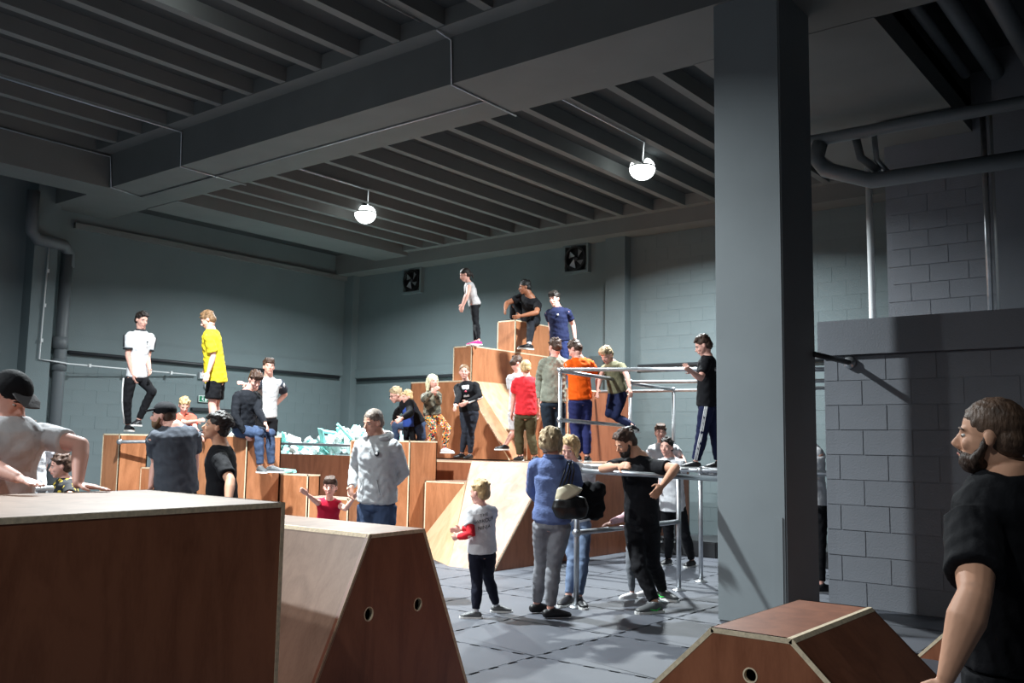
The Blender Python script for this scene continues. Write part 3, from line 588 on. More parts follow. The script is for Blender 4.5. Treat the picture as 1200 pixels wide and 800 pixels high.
PEOPLE = __import__('json').loads('''{"adidas":{"h":1.7,"zg":1.53,"hh":0.232,"P":[7.16,12.519,2.352],"N":[7.133,12.434,3.009],"H":[7.118,12.401,3.153],"f":[-0.083,-0.997,0.0],"hf":[0.087,-0.962,-0.259],"SL":[7.306,12.431,2.927],"SR":[6.968,12.46,2.917],"EL":[7.286,12.471,2.631],"WL":[7.228,12.308,2.447],"JL":[7.245,12.512,2.318],"KL":[7.315,12.353,2.136],"AL":[7.237,12.535,1.72],"FL":[-0.763,-0.646,0.0],"ER":[6.987,12.476,2.63],"WR":[7.057,12.456,2.379],"JR":[7.075,12.526,2.318],"KR":[7.074,12.58,2.006],"AR":[7.153,12.655,1.644],"FR":[-0.17,-0.986,0.0]},"yellow":{"h":1.66,"zg":1.53,"hh":0.23,"P":[7.486,11.063,2.291],"N":[7.377,11.08,2.961],"H":[7.336,11.099,3.087],"f":[-0.655,0.756,0.0],"hf":[-0.678,0.539,-0.5],"SL":[7.268,10.969,2.859],"SR":[7.514,11.188,2.893],"EL":[7.347,10.943,2.589],"WL":[7.259,10.91,2.363],"JL":[7.424,11.009,2.258],"KL":[7.417,11.017,1.931],"AL":[7.424,11.009,1.605],"FL":[-0.776,0.63,0.0],"ER":[7.574,11.368,2.689],"WR":[7.537,11.353,2.446],"JR":[7.549,11.118,2.258],"KR":[7.542,11.125,1.931],"AR":[7.549,11.118,1.605],"FR":[-0.776,0.63,0.0]},"orangekid":{"h":1.28,"zg":1.53,"hh":0.21,"P":[7.358,11.607,1.521],"N":[7.244,11.415,1.809],"H":[7.225,11.376,1.923],"f":[-0.299,-0.954,0.0],"hf":[-0.33,-0.801,-0.5],"SL":[7.379,11.403,1.77],"SR":[7.151,11.496,1.742],"EL":[7.348,11.271,1.603],"WL":[7.336,11.106,1.512],"JL":[7.419,11.588,1.495],"KL":[7.351,11.368,1.594],"AL":[7.435,11.637,1.581],"FL":[-0.299,-0.954,0.0],"ER":[7.233,11.304,1.692],"WR":[7.267,11.119,1.716],"JR":[7.297,11.626,1.495],"KR":[7.229,11.406,1.594],"AR":[7.313,11.675,1.581],"FR":[-0.299,-0.954,0.0]},"greycap":{"h":1.8,"zg":0.0,"hh":0.238,"P":[4.928,7.804,0.973],"N":[4.849,7.795,1.582],"H":[4.78,7.861,1.674],"f":[0.212,0.977,0.0],"hf":[-0.691,0.723,0.0],"SL":[4.686,7.835,1.467],"SR":[5.035,7.757,1.511],"EL":[4.816,7.99,1.242],"WL":[4.707,7.871,1.03],"JL":[4.84,7.824,0.937],"KL":[4.842,7.833,0.509],"AL":[4.84,7.824,0.081],"FL":[0.212,0.977,0.0],"ER":[5.147,7.882,1.26],"WR":[5.23,8.017,1.045],"JR":[5.016,7.785,0.937],"KR":[5.018,7.795,0.509],"AR":[5.016,7.785,0.081],"FR":[0.212,0.977,0.0]},"curly":{"h":1.7,"zg":0.0,"hh":0.232,"P":[4.712,6.787,0.932],"N":[4.66,6.766,1.413],"H":[4.613,6.781,1.561],"f":[-0.769,0.64,0.0],"hf":[-0.854,0.478,0.208],"SL":[4.562,6.639,1.308],"SR":[4.777,6.9,1.343],"EL":[4.52,6.413,1.139],"WL":[4.413,6.278,0.956],"JL":[4.658,6.722,0.898],"KL":[4.65,6.728,0.487],"AL":[4.658,6.722,0.076],"FL":[-0.769,0.64,0.0],"ER":[4.856,7.076,1.131],"WR":[4.896,7.178,0.905],"JR":[4.766,6.853,0.898],"KR":[4.759,6.859,0.487],"AR":[4.766,6.853,0.076],"FR":[-0.769,0.64,0.0]},"seated":{"h":1.58,"zg":1.53,"hh":0.226,"P":[7.416,10.3,1.618],"N":[7.409,10.22,2.115],"H":[7.437,10.124,2.247],"f":[-0.013,-1.0,0.0],"hf":[-0.161,-0.803,-0.574],"SL":[7.568,10.23,2.036],"SR":[7.252,10.235,2.032],"EL":[7.478,10.076,1.84],"WL":[7.462,9.902,1.685],"JL":[7.495,10.299,1.586],"KL":[7.576,9.938,1.557],"AL":[7.592,9.911,1.133],"FL":[0.411,-0.912,0.0],"ER":[7.2,10.192,1.776],"WR":[7.311,10.114,1.561],"JR":[7.337,10.301,1.586],"KR":[7.398,9.936,1.553],"AR":[7.418,9.907,1.13],"FR":[-0.272,-0.962,0.0]},"handhip":{"h":1.7,"zg":1.0,"hh":0.232,"P":[8.305,11.008,1.808],"N":[8.269,10.953,2.364],"H":[8.242,10.917,2.507],"f":[-0.375,-0.927,0.0],"hf":[-0.453,-0.887,0.087],"SL":[8.432,10.897,2.28],"SR":[8.117,11.026,2.272],"EL":[8.64,11.037,2.142],"WL":[8.495,11.111,1.951],"JL":[8.384,10.976,1.774],"KL":[8.38,10.967,1.425],"AL":[8.384,10.976,1.077],"FL":[-0.375,-0.927,0.0],"ER":[7.95,10.812,2.184],"WR":[7.717,10.727,2.226],"JR":[8.226,11.04,1.774],"KR":[8.222,11.03,1.425],"AR":[8.226,11.04,1.077],"FR":[-0.375,-0.927,0.0]},"toddler":{"h":1.1,"zg":0.0,"hh":0.2,"P":[6.493,7.512,0.621],"N":[6.385,7.376,0.883],"H":[6.359,7.339,1.004],"f":[-0.775,-0.632,0.0],"hf":[-0.776,-0.631,0.0],"SL":[6.477,7.323,0.824],"SR":[6.333,7.478,0.846],"EL":[6.408,7.153,0.8],"WL":[6.411,7.038,0.914],"JL":[6.527,7.469,0.599],"KL":[6.52,7.463,0.324],"AL":[6.527,7.469,0.05],"FL":[-0.775,-0.632,0.0],"ER":[6.2,7.351,0.865],"WR":[6.06,7.33,0.945],"JR":[6.458,7.554,0.599],"KR":[6.45,7.548,0.324],"AR":[6.458,7.554,0.05],"FR":[-0.775,-0.632,0.0]},"hoodie":{"h":1.82,"zg":0.0,"hh":0.239,"P":[6.29,6.581,0.908],"N":[6.235,6.54,1.521],"H":[6.176,6.555,1.649],"f":[-0.96,-0.281,0.0],"hf":[-0.97,0.022,-0.242],"SL":[6.295,6.372,1.42],"SR":[6.191,6.721,1.434],"EL":[6.477,6.437,1.184],"WL":[6.34,6.555,0.98],"JL":[6.315,6.494,0.871],"KL":[6.306,6.491,0.477],"AL":[6.315,6.494,0.082],"FL":[-0.96,-0.281,0.0],"ER":[6.308,6.916,1.229],"WR":[6.163,6.806,1.03],"JR":[6.264,6.669,0.871],"KR":[6.255,6.666,0.477],"AR":[6.264,6.669,0.082],"FR":[-0.96,-0.281,0.0]},"grandpa":{"h":1.72,"zg":1.2,"hh":0.233,"P":[10.444,10.097,1.759],"N":[10.285,10.231,2.134],"H":[10.187,10.32,2.197],"f":[-0.857,0.515,0.0],"hf":[-0.854,0.392,-0.342],"SL":[10.224,10.059,2.067],"SR":[10.411,10.347,2.045],"EL":[10.062,9.876,1.913],"WL":[9.829,9.819,1.828],"JL":[10.4,10.023,1.724],"KL":[10.459,10.014,1.576],"AL":[10.469,10.141,1.34],"FL":[-0.857,0.515,0.0],"ER":[10.515,10.604,1.963],"WR":[10.629,10.79,1.833],"JR":[10.488,10.171,1.724],"KR":[10.257,10.371,1.727],"AR":[10.266,10.4,1.321],"FR":[-0.857,0.515,0.0]},"bluekid":{"h":1.0,"zg":1.2,"hh":0.195,"P":[10.293,10.131,1.728],"N":[10.261,10.113,2.053],"H":[10.223,10.116,2.168],"f":[-0.964,0.266,0.0],"hf":[-0.924,0.342,-0.174],"SL":[10.241,10.022,1.993],"SR":[10.291,10.209,2.009],"EL":[10.141,9.934,1.891],"WL":[10.025,9.996,1.823],"JL":[10.28,10.083,1.708],"KL":[10.323,10.062,1.547],"AL":[10.372,10.102,1.34],"FL":[-0.964,0.266,0.0],"ER":[10.375,10.292,1.889],"WR":[10.427,10.415,1.825],"JR":[10.306,10.179,1.708],"KR":[10.288,10.173,1.546],"AR":[10.315,10.173,1.339],"FR":[-0.964,0.266,0.0]},"flower":{"h":1.4,"zg":1.2,"hh":0.216,"P":[10.355,9.696,1.909],"N":[10.305,9.697,2.255],"H":[10.29,9.653,2.394],"f":[-0.12,-0.993,0.0],"hf":[-0.205,-0.979,0.0],"SL":[10.453,9.68,2.202],"SR":[10.178,9.713,2.163],"EL":[10.308,9.536,2.085],"WL":[10.146,9.46,2.19],"JL":[10.424,9.688,1.881],"KL":[10.506,9.532,1.695],"AL":[10.518,9.584,1.388],"FL":[0.227,-0.974,0.0],"ER":[10.013,9.555,2.109],"WR":[10.004,9.379,2.218],"JR":[10.285,9.704,1.881],"KR":[10.347,9.662,1.653],"AR":[10.366,9.783,1.345],"FR":[-0.452,-0.892,0.0]},"sporty":{"h":1.42,"zg":1.24,"hh":0.217,"P":[10.465,9.061,1.959],"N":[10.392,9.077,2.384],"H":[10.34,9.069,2.519],"f":[-0.858,-0.513,0.0],"hf":[-0.806,-0.591,0.0],"SL":[10.475,8.952,2.328],"SR":[10.334,9.196,2.294],"EL":[10.387,8.803,2.164],"WL":[10.216,8.882,2.07],"JL":[10.501,9.0,1.93],"KL":[10.474,9.028,1.645],"AL":[10.537,9.088,1.308],"FL":[-0.982,-0.189,0.0],"ER":[10.205,9.048,2.159],"WR":[10.06,8.972,2.027],"JR":[10.428,9.122,1.93],"KR":[10.427,9.103,1.644],"AR":[10.457,9.186,1.318],"FR":[-0.997,0.072,0.0]},"towergirl":{"h":1.25,"zg":3.05,"hh":0.208,"P":[11.485,9.883,3.737],"N":[11.39,9.94,4.096],"H":[11.342,9.976,4.22],"f":[-0.584,0.812,0.0],"hf":[-0.599,0.681,-0.423],"SL":[11.311,9.857,4.02],"SR":[11.502,10.004,4.048],"EL":[11.198,9.785,3.858],"WL":[11.175,9.851,3.68],"JL":[11.435,9.847,3.712],"KL":[11.432,9.81,3.416],"AL":[11.415,9.788,3.106],"FL":[-0.652,0.758,0.0],"ER":[11.608,10.163,3.963],"WR":[11.583,10.231,3.792],"JR":[11.536,9.92,3.712],"KR":[11.437,9.797,3.416],"AR":[11.348,9.658,3.106],"FR":[-0.774,0.633,0.0]},"topman":{"h":1.8,"zg":3.58,"hh":0.238,"P":[12.918,9.79,3.658],"N":[12.596,9.591,4.005],"H":[12.523,9.648,4.155],"f":[-0.952,0.306,0.0],"hf":[-0.727,0.664,-0.174],"SL":[12.665,9.468,3.859],"SR":[12.645,9.787,4.024],"EL":[12.455,9.334,3.687],"WL":[12.279,9.523,3.622],"JL":[12.89,9.705,3.622],"KL":[12.525,9.51,3.534],"AL":[12.377,9.427,3.137],"FL":[-0.922,0.388,0.0],"ER":[12.44,9.968,3.897],"WR":[12.246,9.848,3.759],"JR":[12.945,9.876,3.622],"KR":[12.734,10.052,3.988],"AR":[12.956,10.258,3.681],"FR":[-0.84,0.542,0.0]},"navy":{"h":1.62,"zg":2.33,"hh":0.228,"P":[12.124,8.617,3.137],"N":[12.046,8.62,3.666],"H":[11.983,8.635,3.797],"f":[-0.964,-0.266,0.0],"hf":[-0.961,-0.097,-0.259],"SL":[12.101,8.463,3.589],"SR":[12.016,8.776,3.576],"EL":[12.304,8.488,3.411],"WL":[12.272,8.423,3.182],"JL":[12.145,8.539,3.105],"KL":[12.135,8.537,2.754],"AL":[12.145,8.539,2.403],"FL":[-0.964,-0.266,0.0],"ER":[12.228,8.883,3.443],"WR":[12.116,8.782,3.257],"JR":[12.102,8.695,3.105],"KR":[12.092,8.693,2.754],"AR":[12.102,8.695,2.403],"FR":[-0.964,-0.266,0.0]},"whiteclimb":{"h":1.5,"zg":1.24,"hh":0.222,"P":[11.178,8.723,1.984],"N":[11.131,8.681,2.549],"H":[11.113,8.694,2.691],"f":[0.99,0.139,0.0],"hf":[0.735,-0.458,-0.5],"SL":[11.116,8.835,2.48],"SR":[11.159,8.538,2.462],"EL":[11.147,8.818,2.216],"WL":[11.149,8.83,1.968],"JL":[11.168,8.797,1.954],"KL":[11.222,8.816,1.663],"AL":[11.118,8.895,1.454],"FL":[-0.927,0.375,0.0],"ER":[11.286,8.615,2.259],"WR":[11.311,8.598,2.012],"JR":[11.189,8.649,1.954],"KR":[11.251,8.723,1.638],"AR":[11.286,8.711,1.3],"FR":[0.788,0.615,0.0]},"redboy":{"h":1.5,"zg":1.24,"hh":0.222,"P":[10.825,8.289,1.916],"N":[10.78,8.249,2.459],"H":[10.784,8.27,2.584],"f":[0.815,0.58,0.0],"hf":[0.794,0.609,0.0],"SL":[10.699,8.377,2.383],"SR":[10.873,8.132,2.379],"EL":[10.793,8.49,2.179],"WL":[10.787,8.512,1.941],"JL":[10.782,8.35,1.886],"KL":[10.829,8.412,1.618],"AL":[10.836,8.387,1.3],"FL":[0.384,0.923,0.0],"ER":[11.019,8.198,2.185],"WR":[11.024,8.205,1.96],"JR":[10.869,8.228,1.886],"KR":[10.934,8.273,1.621],"AR":[10.972,8.217,1.3],"FR":[0.992,0.13,0.0]},"jacket":{"h":1.72,"zg":1.24,"hh":0.233,"P":[10.566,7.615,2.078],"N":[10.527,7.553,2.692],"H":[10.526,7.568,2.83],"f":[0.632,0.775,0.0],"hf":[0.243,0.954,-0.174],"SL":[10.4,7.67,2.606],"SR":[10.666,7.453,2.601],"EL":[10.518,7.822,2.391],"WL":[10.532,7.827,2.116],"JL":[10.499,7.669,2.044],"KL":[10.598,7.706,1.7],"AL":[10.581,7.732,1.322],"FL":[0.632,0.775,0.0],"ER":[10.9,7.518,2.443],"WR":[11.109,7.602,2.325],"JR":[10.632,7.561,2.044],"KR":[10.708,7.595,1.703],"AR":[10.714,7.565,1.313],"FR":[0.632,0.775,0.0]},"orangeboy":{"h":1.62,"zg":1.24,"hh":0.228,"P":[10.465,7.09,2.099],"N":[10.397,7.077,2.648],"H":[10.366,7.119,2.763],"f":[0.437,0.9,0.0],"hf":[-0.135,0.808,-0.574],"SL":[10.263,7.15,2.548],"SR":[10.552,7.007,2.58],"EL":[10.477,7.255,2.417],"WL":[10.689,7.301,2.315],"JL":[10.392,7.125,2.067],"KL":[10.479,7.179,1.721],"AL":[10.519,7.16,1.333],"FL":[0.437,0.9,0.0],"ER":[10.759,6.996,2.404],"WR":[10.629,6.917,2.22],"JR":[10.538,7.054,2.067],"KR":[10.594,7.09,1.724],"AR":[10.598,7.061,1.323],"FR":[0.913,0.409,0.0]},"olive":{"h":1.45,"zg":1.6,"hh":0.219,"P":[10.855,6.74,2.205],"N":[10.765,6.781,2.607],"H":[10.695,6.819,2.696],"f":[-0.998,0.055,0.0],"hf":[-0.812,0.107,-0.574],"SL":[10.771,6.63,2.546],"SR":[10.792,6.918,2.521],"EL":[10.654,6.471,2.403],"WL":[10.572,6.381,2.226],"JL":[10.851,6.668,2.176],"KL":[10.692,6.664,1.875],"AL":[10.982,6.547,1.723],"FL":[-0.882,0.472,0.0],"ER":[10.593,6.847,2.4],"WR":[10.481,6.814,2.22],"JR":[10.859,6.812,2.176],"KR":[10.657,6.75,1.908],"AR":[10.818,6.489,1.742],"FR":[-0.882,0.472,0.0]},"railboy":{"h":1.47,"zg":1.24,"hh":0.22,"P":[9.611,4.789,1.957],"N":[9.558,4.759,2.491],"H":[9.521,4.792,2.605],"f":[-0.366,0.93,0.0],"hf":[-0.476,0.771,-0.423],"SL":[9.43,4.71,2.399],"SR":[9.702,4.817,2.431],"EL":[9.261,4.694,2.219],"WL":[9.049,4.687,2.269],"JL":[9.542,4.762,1.928],"KL":[9.583,4.841,1.651],"AL":[9.592,4.932,1.299],"FL":[-0.662,0.749,0.0],"ER":[9.78,4.99,2.273],"WR":[9.882,5.152,2.376],"JR":[9.679,4.816,1.928],"KR":[9.738,4.761,1.636],"AR":[9.752,4.728,1.302],"FR":[-0.834,0.552,0.0]},"whiteback":{"h":1.66,"zg":0.18,"hh":0.23,"P":[11.628,6.465,1.006],"N":[11.563,6.454,1.525],"H":[11.508,6.45,1.666],"f":[-0.776,-0.63,0.0],"hf":[-0.826,-0.563,0.0],"SL":[11.677,6.327,1.45],"SR":[11.47,6.585,1.429],"EL":[11.931,6.36,1.339],"WL":[11.763,6.205,1.248],"JL":[11.681,6.4,0.973],"KL":[11.673,6.394,0.614],"AL":[11.681,6.4,0.255],"FL":[-0.776,-0.63,0.0],"ER":[11.647,6.61,1.215],"WR":[11.519,6.538,1.018],"JR":[11.576,6.529,0.973],"KR":[11.568,6.523,0.614],"AR":[11.576,6.529,0.255],"FR":[-0.776,-0.63,0.0]},"whitefront":{"h":1.56,"zg":0.0,"hh":0.225,"P":[10.289,5.603,0.783],"N":[10.215,5.596,1.342],"H":[10.154,5.609,1.465],"f":[-0.972,-0.235,0.0],"hf":[-0.988,-0.155,0.0],"SL":[10.262,5.446,1.264],"SR":[10.189,5.749,1.258],"EL":[10.407,5.549,1.072],"WL":[10.228,5.651,0.968],"JL":[10.307,5.527,0.752],"KL":[10.46,5.521,0.41],"AL":[10.692,5.551,0.07],"FL":[-1.0,0.025,0.0],"ER":[10.374,5.815,1.084],"WR":[10.205,5.769,0.933],"JR":[10.271,5.679,0.752],"KR":[10.431,5.729,0.376],"AR":[10.631,5.851,0.07],"FR":[-1.0,0.025,0.0]},"beardman":{"h":1.76,"zg":0.0,"hh":0.236,"P":[7.604,4.459,0.771],"N":[7.529,4.443,1.379],"H":[7.43,4.529,1.494],"f":[-0.997,0.08,0.0],"hf":[-0.775,0.423,-0.469],"SL":[7.527,4.27,1.282],"SR":[7.554,4.621,1.295],"EL":[7.408,3.999,1.283],"WL":[7.197,4.018,1.131],"JL":[7.597,4.371,0.736],"KL":[7.842,4.479,0.379],"AL":[8.194,4.567,0.082],"FL":[-0.336,-0.942,0.0],"ER":[7.265,4.672,1.258],"WR":[7.161,4.435,1.288],"JR":[7.611,4.546,0.736],"KR":[7.492,4.419,0.377],"AR":[7.494,4.254,0.079],"FR":[-0.909,0.416,0.0]},"bluewoman":{"h":1.64,"zg":0.0,"hh":0.229,"P":[6.514,4.689,0.835],"N":[6.471,4.648,1.366],"H":[6.47,4.667,1.495],"f":[0.935,0.354,0.0],"hf":[0.98,0.1,-0.174],"SL":[6.419,4.808,1.288],"SR":[6.536,4.502,1.274],"EL":[6.541,4.931,1.074],"WL":[6.748,5.0,0.968],"JL":[6.485,4.766,0.802],"KL":[6.664,4.902,0.443],"AL":[6.746,5.011,0.074],"FL":[0.912,-0.411,0.0],"ER":[6.743,4.587,1.112],"WR":[6.977,4.646,1.089],"JR":[6.543,4.613,0.802],"KR":[6.606,4.733,0.456],"AR":[6.619,4.772,0.074],"FR":[0.827,-0.563,0.0]},"blonde":{"h":1.62,"zg":0.0,"hh":0.228,"P":[7.468,5.117,0.769],"N":[7.406,5.099,1.302],"H":[7.349,5.101,1.438],"f":[-0.943,-0.332,0.0],"hf":[-0.853,-0.306,-0.423],"SL":[7.47,4.949,1.219],"SR":[7.362,5.255,1.217],"EL":[7.632,5.062,1.032],"WL":[7.446,4.957,0.922],"JL":[7.495,5.04,0.736],"KL":[7.361,4.943,0.418],"AL":[7.279,4.932,0.073],"FL":[-0.582,-0.813,0.0],"ER":[7.519,5.305,1.0],"WR":[7.391,5.153,0.866],"JR":[7.441,5.193,0.736],"KR":[7.366,5.052,0.408],"AR":[7.294,5.056,0.073],"FR":[-0.987,-0.164,0.0]},"railchild":{"h":1.12,"zg":0.0,"hh":0.201,"P":[8.03,4.765,0.582],"N":[8.021,4.723,0.88],"H":[8.006,4.695,0.996],"f":[-0.944,0.331,0.0],"hf":[-0.942,0.336,0.0],"SL":[7.987,4.629,0.806],"SR":[8.058,4.832,0.838],"EL":[8.141,4.716,0.743],"WL":[8.03,4.67,0.629],"JL":[8.011,4.713,0.559],"KL":[8.112,4.756,0.299],"AL":[8.266,4.788,0.05],"FL":[-0.774,0.634,0.0],"ER":[7.879,4.819,0.783],"WR":[7.732,4.881,0.738],"JR":[8.048,4.818,0.559],"KR":[8.003,4.825,0.302],"AR":[8.022,4.808,0.05],"FR":[-0.774,0.634,0.0]},"parkourboy":{"h":1.15,"zg":0.0,"hh":0.203,"P":[6.251,5.234,0.556],"N":[6.209,5.218,0.941],"H":[6.202,5.234,1.049],"f":[0.589,0.808,0.0],"hf":[-0.09,0.992,-0.087],"SL":[6.126,5.287,0.874],"SR":[6.305,5.154,0.888],"EL":[6.072,5.209,0.706],"WL":[6.097,5.374,0.671],"JL":[6.205,5.268,0.533],"KL":[6.226,5.263,0.298],"AL":[6.184,5.234,0.052],"FL":[-0.573,0.82,0.0],"ER":[6.265,5.279,0.747],"WR":[6.215,5.44,0.724],"JR":[6.298,5.2,0.533],"KR":[6.416,5.298,0.312],"AR":[6.536,5.294,0.052],"FR":[0.642,-0.767,0.0]},"ponytail":{"h":1.74,"zg":0.0,"hh":0.234,"P":[3.495,0.648,0.786],"N":[3.419,0.636,1.392],"H":[3.39,0.677,1.508],"f":[0.415,0.91,0.0],"hf":[-0.11,0.994,0.0],"SL":[3.28,0.712,1.227],"SR":[3.594,0.566,1.264],"EL":[3.059,0.666,1.042],"WL":[2.988,0.739,0.8],"JL":[3.416,0.684,0.752],"KL":[3.42,0.693,0.415],"AL":[3.416,0.684,0.078],"FL":[0.415,0.91,0.0],"ER":[3.543,0.637,0.978],"WR":[3.48,0.698,0.733],"JR":[3.574,0.612,0.752],"KR":[3.579,0.621,0.415],"AR":[3.574,0.612,0.078],"FR":[0.415,0.91,0.0]},"gapperson":{"h":1.85,"zg":0.0,"hh":0.24,"P":[10.058,3.769,0.885],"N":[9.966,3.769,1.525],"H":[9.935,3.781,1.736],"f":[0.772,-0.635,0.0],"hf":[0.775,-0.632,0.0],"SL":[10.096,3.913,1.447],"SR":[9.864,3.626,1.414],"EL":[10.023,3.826,1.157],"WL":[10.023,3.784,0.885],"JL":[10.116,3.84,0.848],"KL":[9.94,3.725,0.443],"AL":[9.707,3.637,0.074],"FL":[0.772,-0.635,0.0],"ER":[10.023,3.713,1.161],"WR":[10.269,3.778,1.062],"JR":[9.999,3.698,0.848],"KR":[9.885,3.649,0.453],"AR":[9.748,3.59,0.074],"FR":[0.772,-0.635,0.0]},"behindkid":{"h":1.55,"zg":0.0,"hh":0.224,"P":[4.529,9.778,0.917],"N":[4.487,9.744,1.399],"H":[4.446,9.729,1.511],"f":[-0.498,-0.867,0.0],"hf":[-0.567,-0.824,0.0],"SL":[4.628,9.672,1.326],"SR":[4.36,9.828,1.313],"EL":[4.675,9.87,1.163],"WL":[4.591,9.739,0.994],"JL":[4.596,9.74,0.886],"KL":[4.591,9.731,0.478],"AL":[4.596,9.74,0.07],"FL":[-0.498,-0.867,0.0],"ER":[4.504,9.99,1.169],"WR":[4.478,9.847,0.992],"JR":[4.462,9.817,0.886],"KR":[4.457,9.808,0.478],"AR":[4.462,9.817,0.07],"FR":[-0.498,-0.867,0.0]},"yellowkid":{"h":1.34,"zg":0.0,"hh":0.213,"P":[4.322,8.612,0.738],"N":[4.279,8.605,1.081],"H":[4.235,8.614,1.198],"f":[-0.979,0.202,0.0],"hf":[-0.918,0.356,-0.174],"SL":[4.261,8.476,1.006],"SR":[4.314,8.738,1.018],"EL":[4.177,8.285,0.921],"WL":[4.04,8.176,0.828],"JL":[4.309,8.547,0.711],"KL":[4.299,8.549,0.386],"AL":[4.309,8.547,0.06],"FL":[-0.979,0.202,0.0],"ER":[4.403,8.896,0.885],"WR":[4.423,9.052,0.764],"JR":[4.336,8.678,0.711],"KR":[4.326,8.68,0.386],"AR":[4.336,8.678,0.06],"FR":[-0.979,0.202,0.0]},"leanman":{"h":1.68,"zg":0.0,"hh":0.231,"P":[2.098,4.867,1.126],"N":[2.098,4.791,1.545],"H":[2.079,4.782,1.649],"f":[0.029,-1.0,0.0],"hf":[0.3,-0.762,-0.574],"SL":[2.266,4.811,1.46],"SR":[1.93,4.802,1.458],"EL":[2.325,4.538,1.421],"WL":[2.249,4.395,1.233],"JL":[2.182,4.869,1.093],"KL":[2.182,4.859,0.584],"AL":[2.182,4.869,0.076],"FL":[0.029,-1.0,0.0],"ER":[1.905,4.555,1.323],"WR":[1.938,4.314,1.272],"JR":[2.014,4.865,1.093],"KR":[2.014,4.855,0.584],"AR":[2.014,4.865,0.076],"FR":[0.029,-1.0,0.0]}}''')
# ---------------------------------------------------------------- people
import json
SKIN = mat('skin', srgb(214, 160, 138), .55, var=.06, vscale=8, spec=.35)
SKINP = mat('skin_pink', srgb(224, 170, 154), .55, var=.06, vscale=8, spec=.35)
SKIND = mat('skin_deep', srgb(150, 98, 72), .5, var=.06, vscale=8, spec=.4)
SKINM = mat('skin_warm', srgb(206, 154, 126), .55, var=.06, vscale=8, spec=.35)
def hairm(n, c): return mat('hair_'+n, c, .55, var=.45, vscale=30, bump=.6, bscale=110, stretch=(1, 1, .35), spec=.4)
H_BR = hairm('brown', srgb(66, 44, 32)); H_DK = hairm('dark', srgb(34, 26, 22)); H_LB = hairm('light_brown', srgb(122, 92, 64)); H_BL = hairm('blond', srgb(196, 164, 118))
H_WB = hairm('white_blond', srgb(232, 214, 178)); H_GR = hairm('grey', srgb(120, 108, 98)); H_BK = hairm('black', srgb(16, 14, 14)); H_AB = hairm('ash_blond', srgb(170, 148, 116))
EYEW = mat('eye_white', srgb(196, 190, 184), .3); EYED = mat('eye_dark', srgb(40, 28, 22), .3); LIP = mat('lip', srgb(172, 92, 84), .5)
SOLE = mat('shoe_sole', srgb(222, 222, 220), .6)
BLACKC = cloth('black', srgb(20, 20, 24)); WHITEC = cloth('white', srgb(208, 208, 211)); NAVYC = cloth('navy', srgb(26, 32, 62)); GREYC = cloth('heather', srgb(178, 180, 182), var=.06)
DENIM = cloth('denim', srgb(58, 72, 98), var=.3); DENIML = cloth('denim_light', srgb(104, 120, 146), var=.25); GREYJ = cloth('grey_denim', srgb(132, 134, 140), var=.2)
SHOEB = mat('shoe_black', srgb(22, 22, 26), .5); SHOEG = mat('shoe_grey', srgb(84, 86, 88), .5); SHOEW = mat('shoe_white', srgb(212, 208, 210), .5)

def remesh(name, bm, voxel, smooth_it, m, parent, org, wr=0, seed=0, fold=14):
    bmesh.ops.recalc_face_normals(bm, faces=bm.faces)
    me = bpy.data.meshes.new(name); bm.to_mesh(me); bm.free()
    o = bpy.data.objects.new(name, me); C.objects.link(o)
    r = o.modifiers.new('r', 'REMESH'); r.mode = 'VOXEL'; r.voxel_size = voxel; r.use_smooth_shade = True
    if smooth_it: s = o.modifiers.new('s', 'SMOOTH'); s.factor = .5; s.iterations = smooth_it
    dg = bpy.context.evaluated_depsgraph_get(); me2 = bpy.data.meshes.new_from_object(o.evaluated_get(dg))
    bpy.data.objects.remove(o); bpy.data.meshes.remove(me)
    import numpy as np
    n = len(me2.vertices); co = np.empty(n*3, 'f'); me2.vertices.foreach_get('co', co); co = co.reshape(-1, 3)
    if wr and n:
        no = np.empty(n*3, 'f'); me2.vertices.foreach_get('normal', no); no = no.reshape(-1, 3)
        x, y, z = (co*fold).T; s_ = seed*1.7
        d = np.sin(z*2.3+2.2*np.sin(x*1.3+s_)+1.7*np.sin(y*1.7-s_)+s_)*.6 + np.sin(x*2.9+z*1.9+1.6*np.sin(y*2.3+s_))*.4 + np.sin((x+y)*1.3-z*3.1+1.3*np.sin(z*1.1+x))*.5
        co = co + no*(d*wr)[:, None]
    co = co - np.array(org, 'f')
    me2.vertices.foreach_set('co', co.astype('f').ravel()); me2.name = name
    me2.materials.clear()
    ob = bpy.data.objects.new(name, me2); C.objects.link(ob)
    for x in (m if isinstance(m, (list, tuple)) else [m]): me2.materials.append(x)
    me2.polygons.foreach_set('use_smooth', [True]*len(me2.polygons)); me2.update()
    ob.parent = parent
    return ob

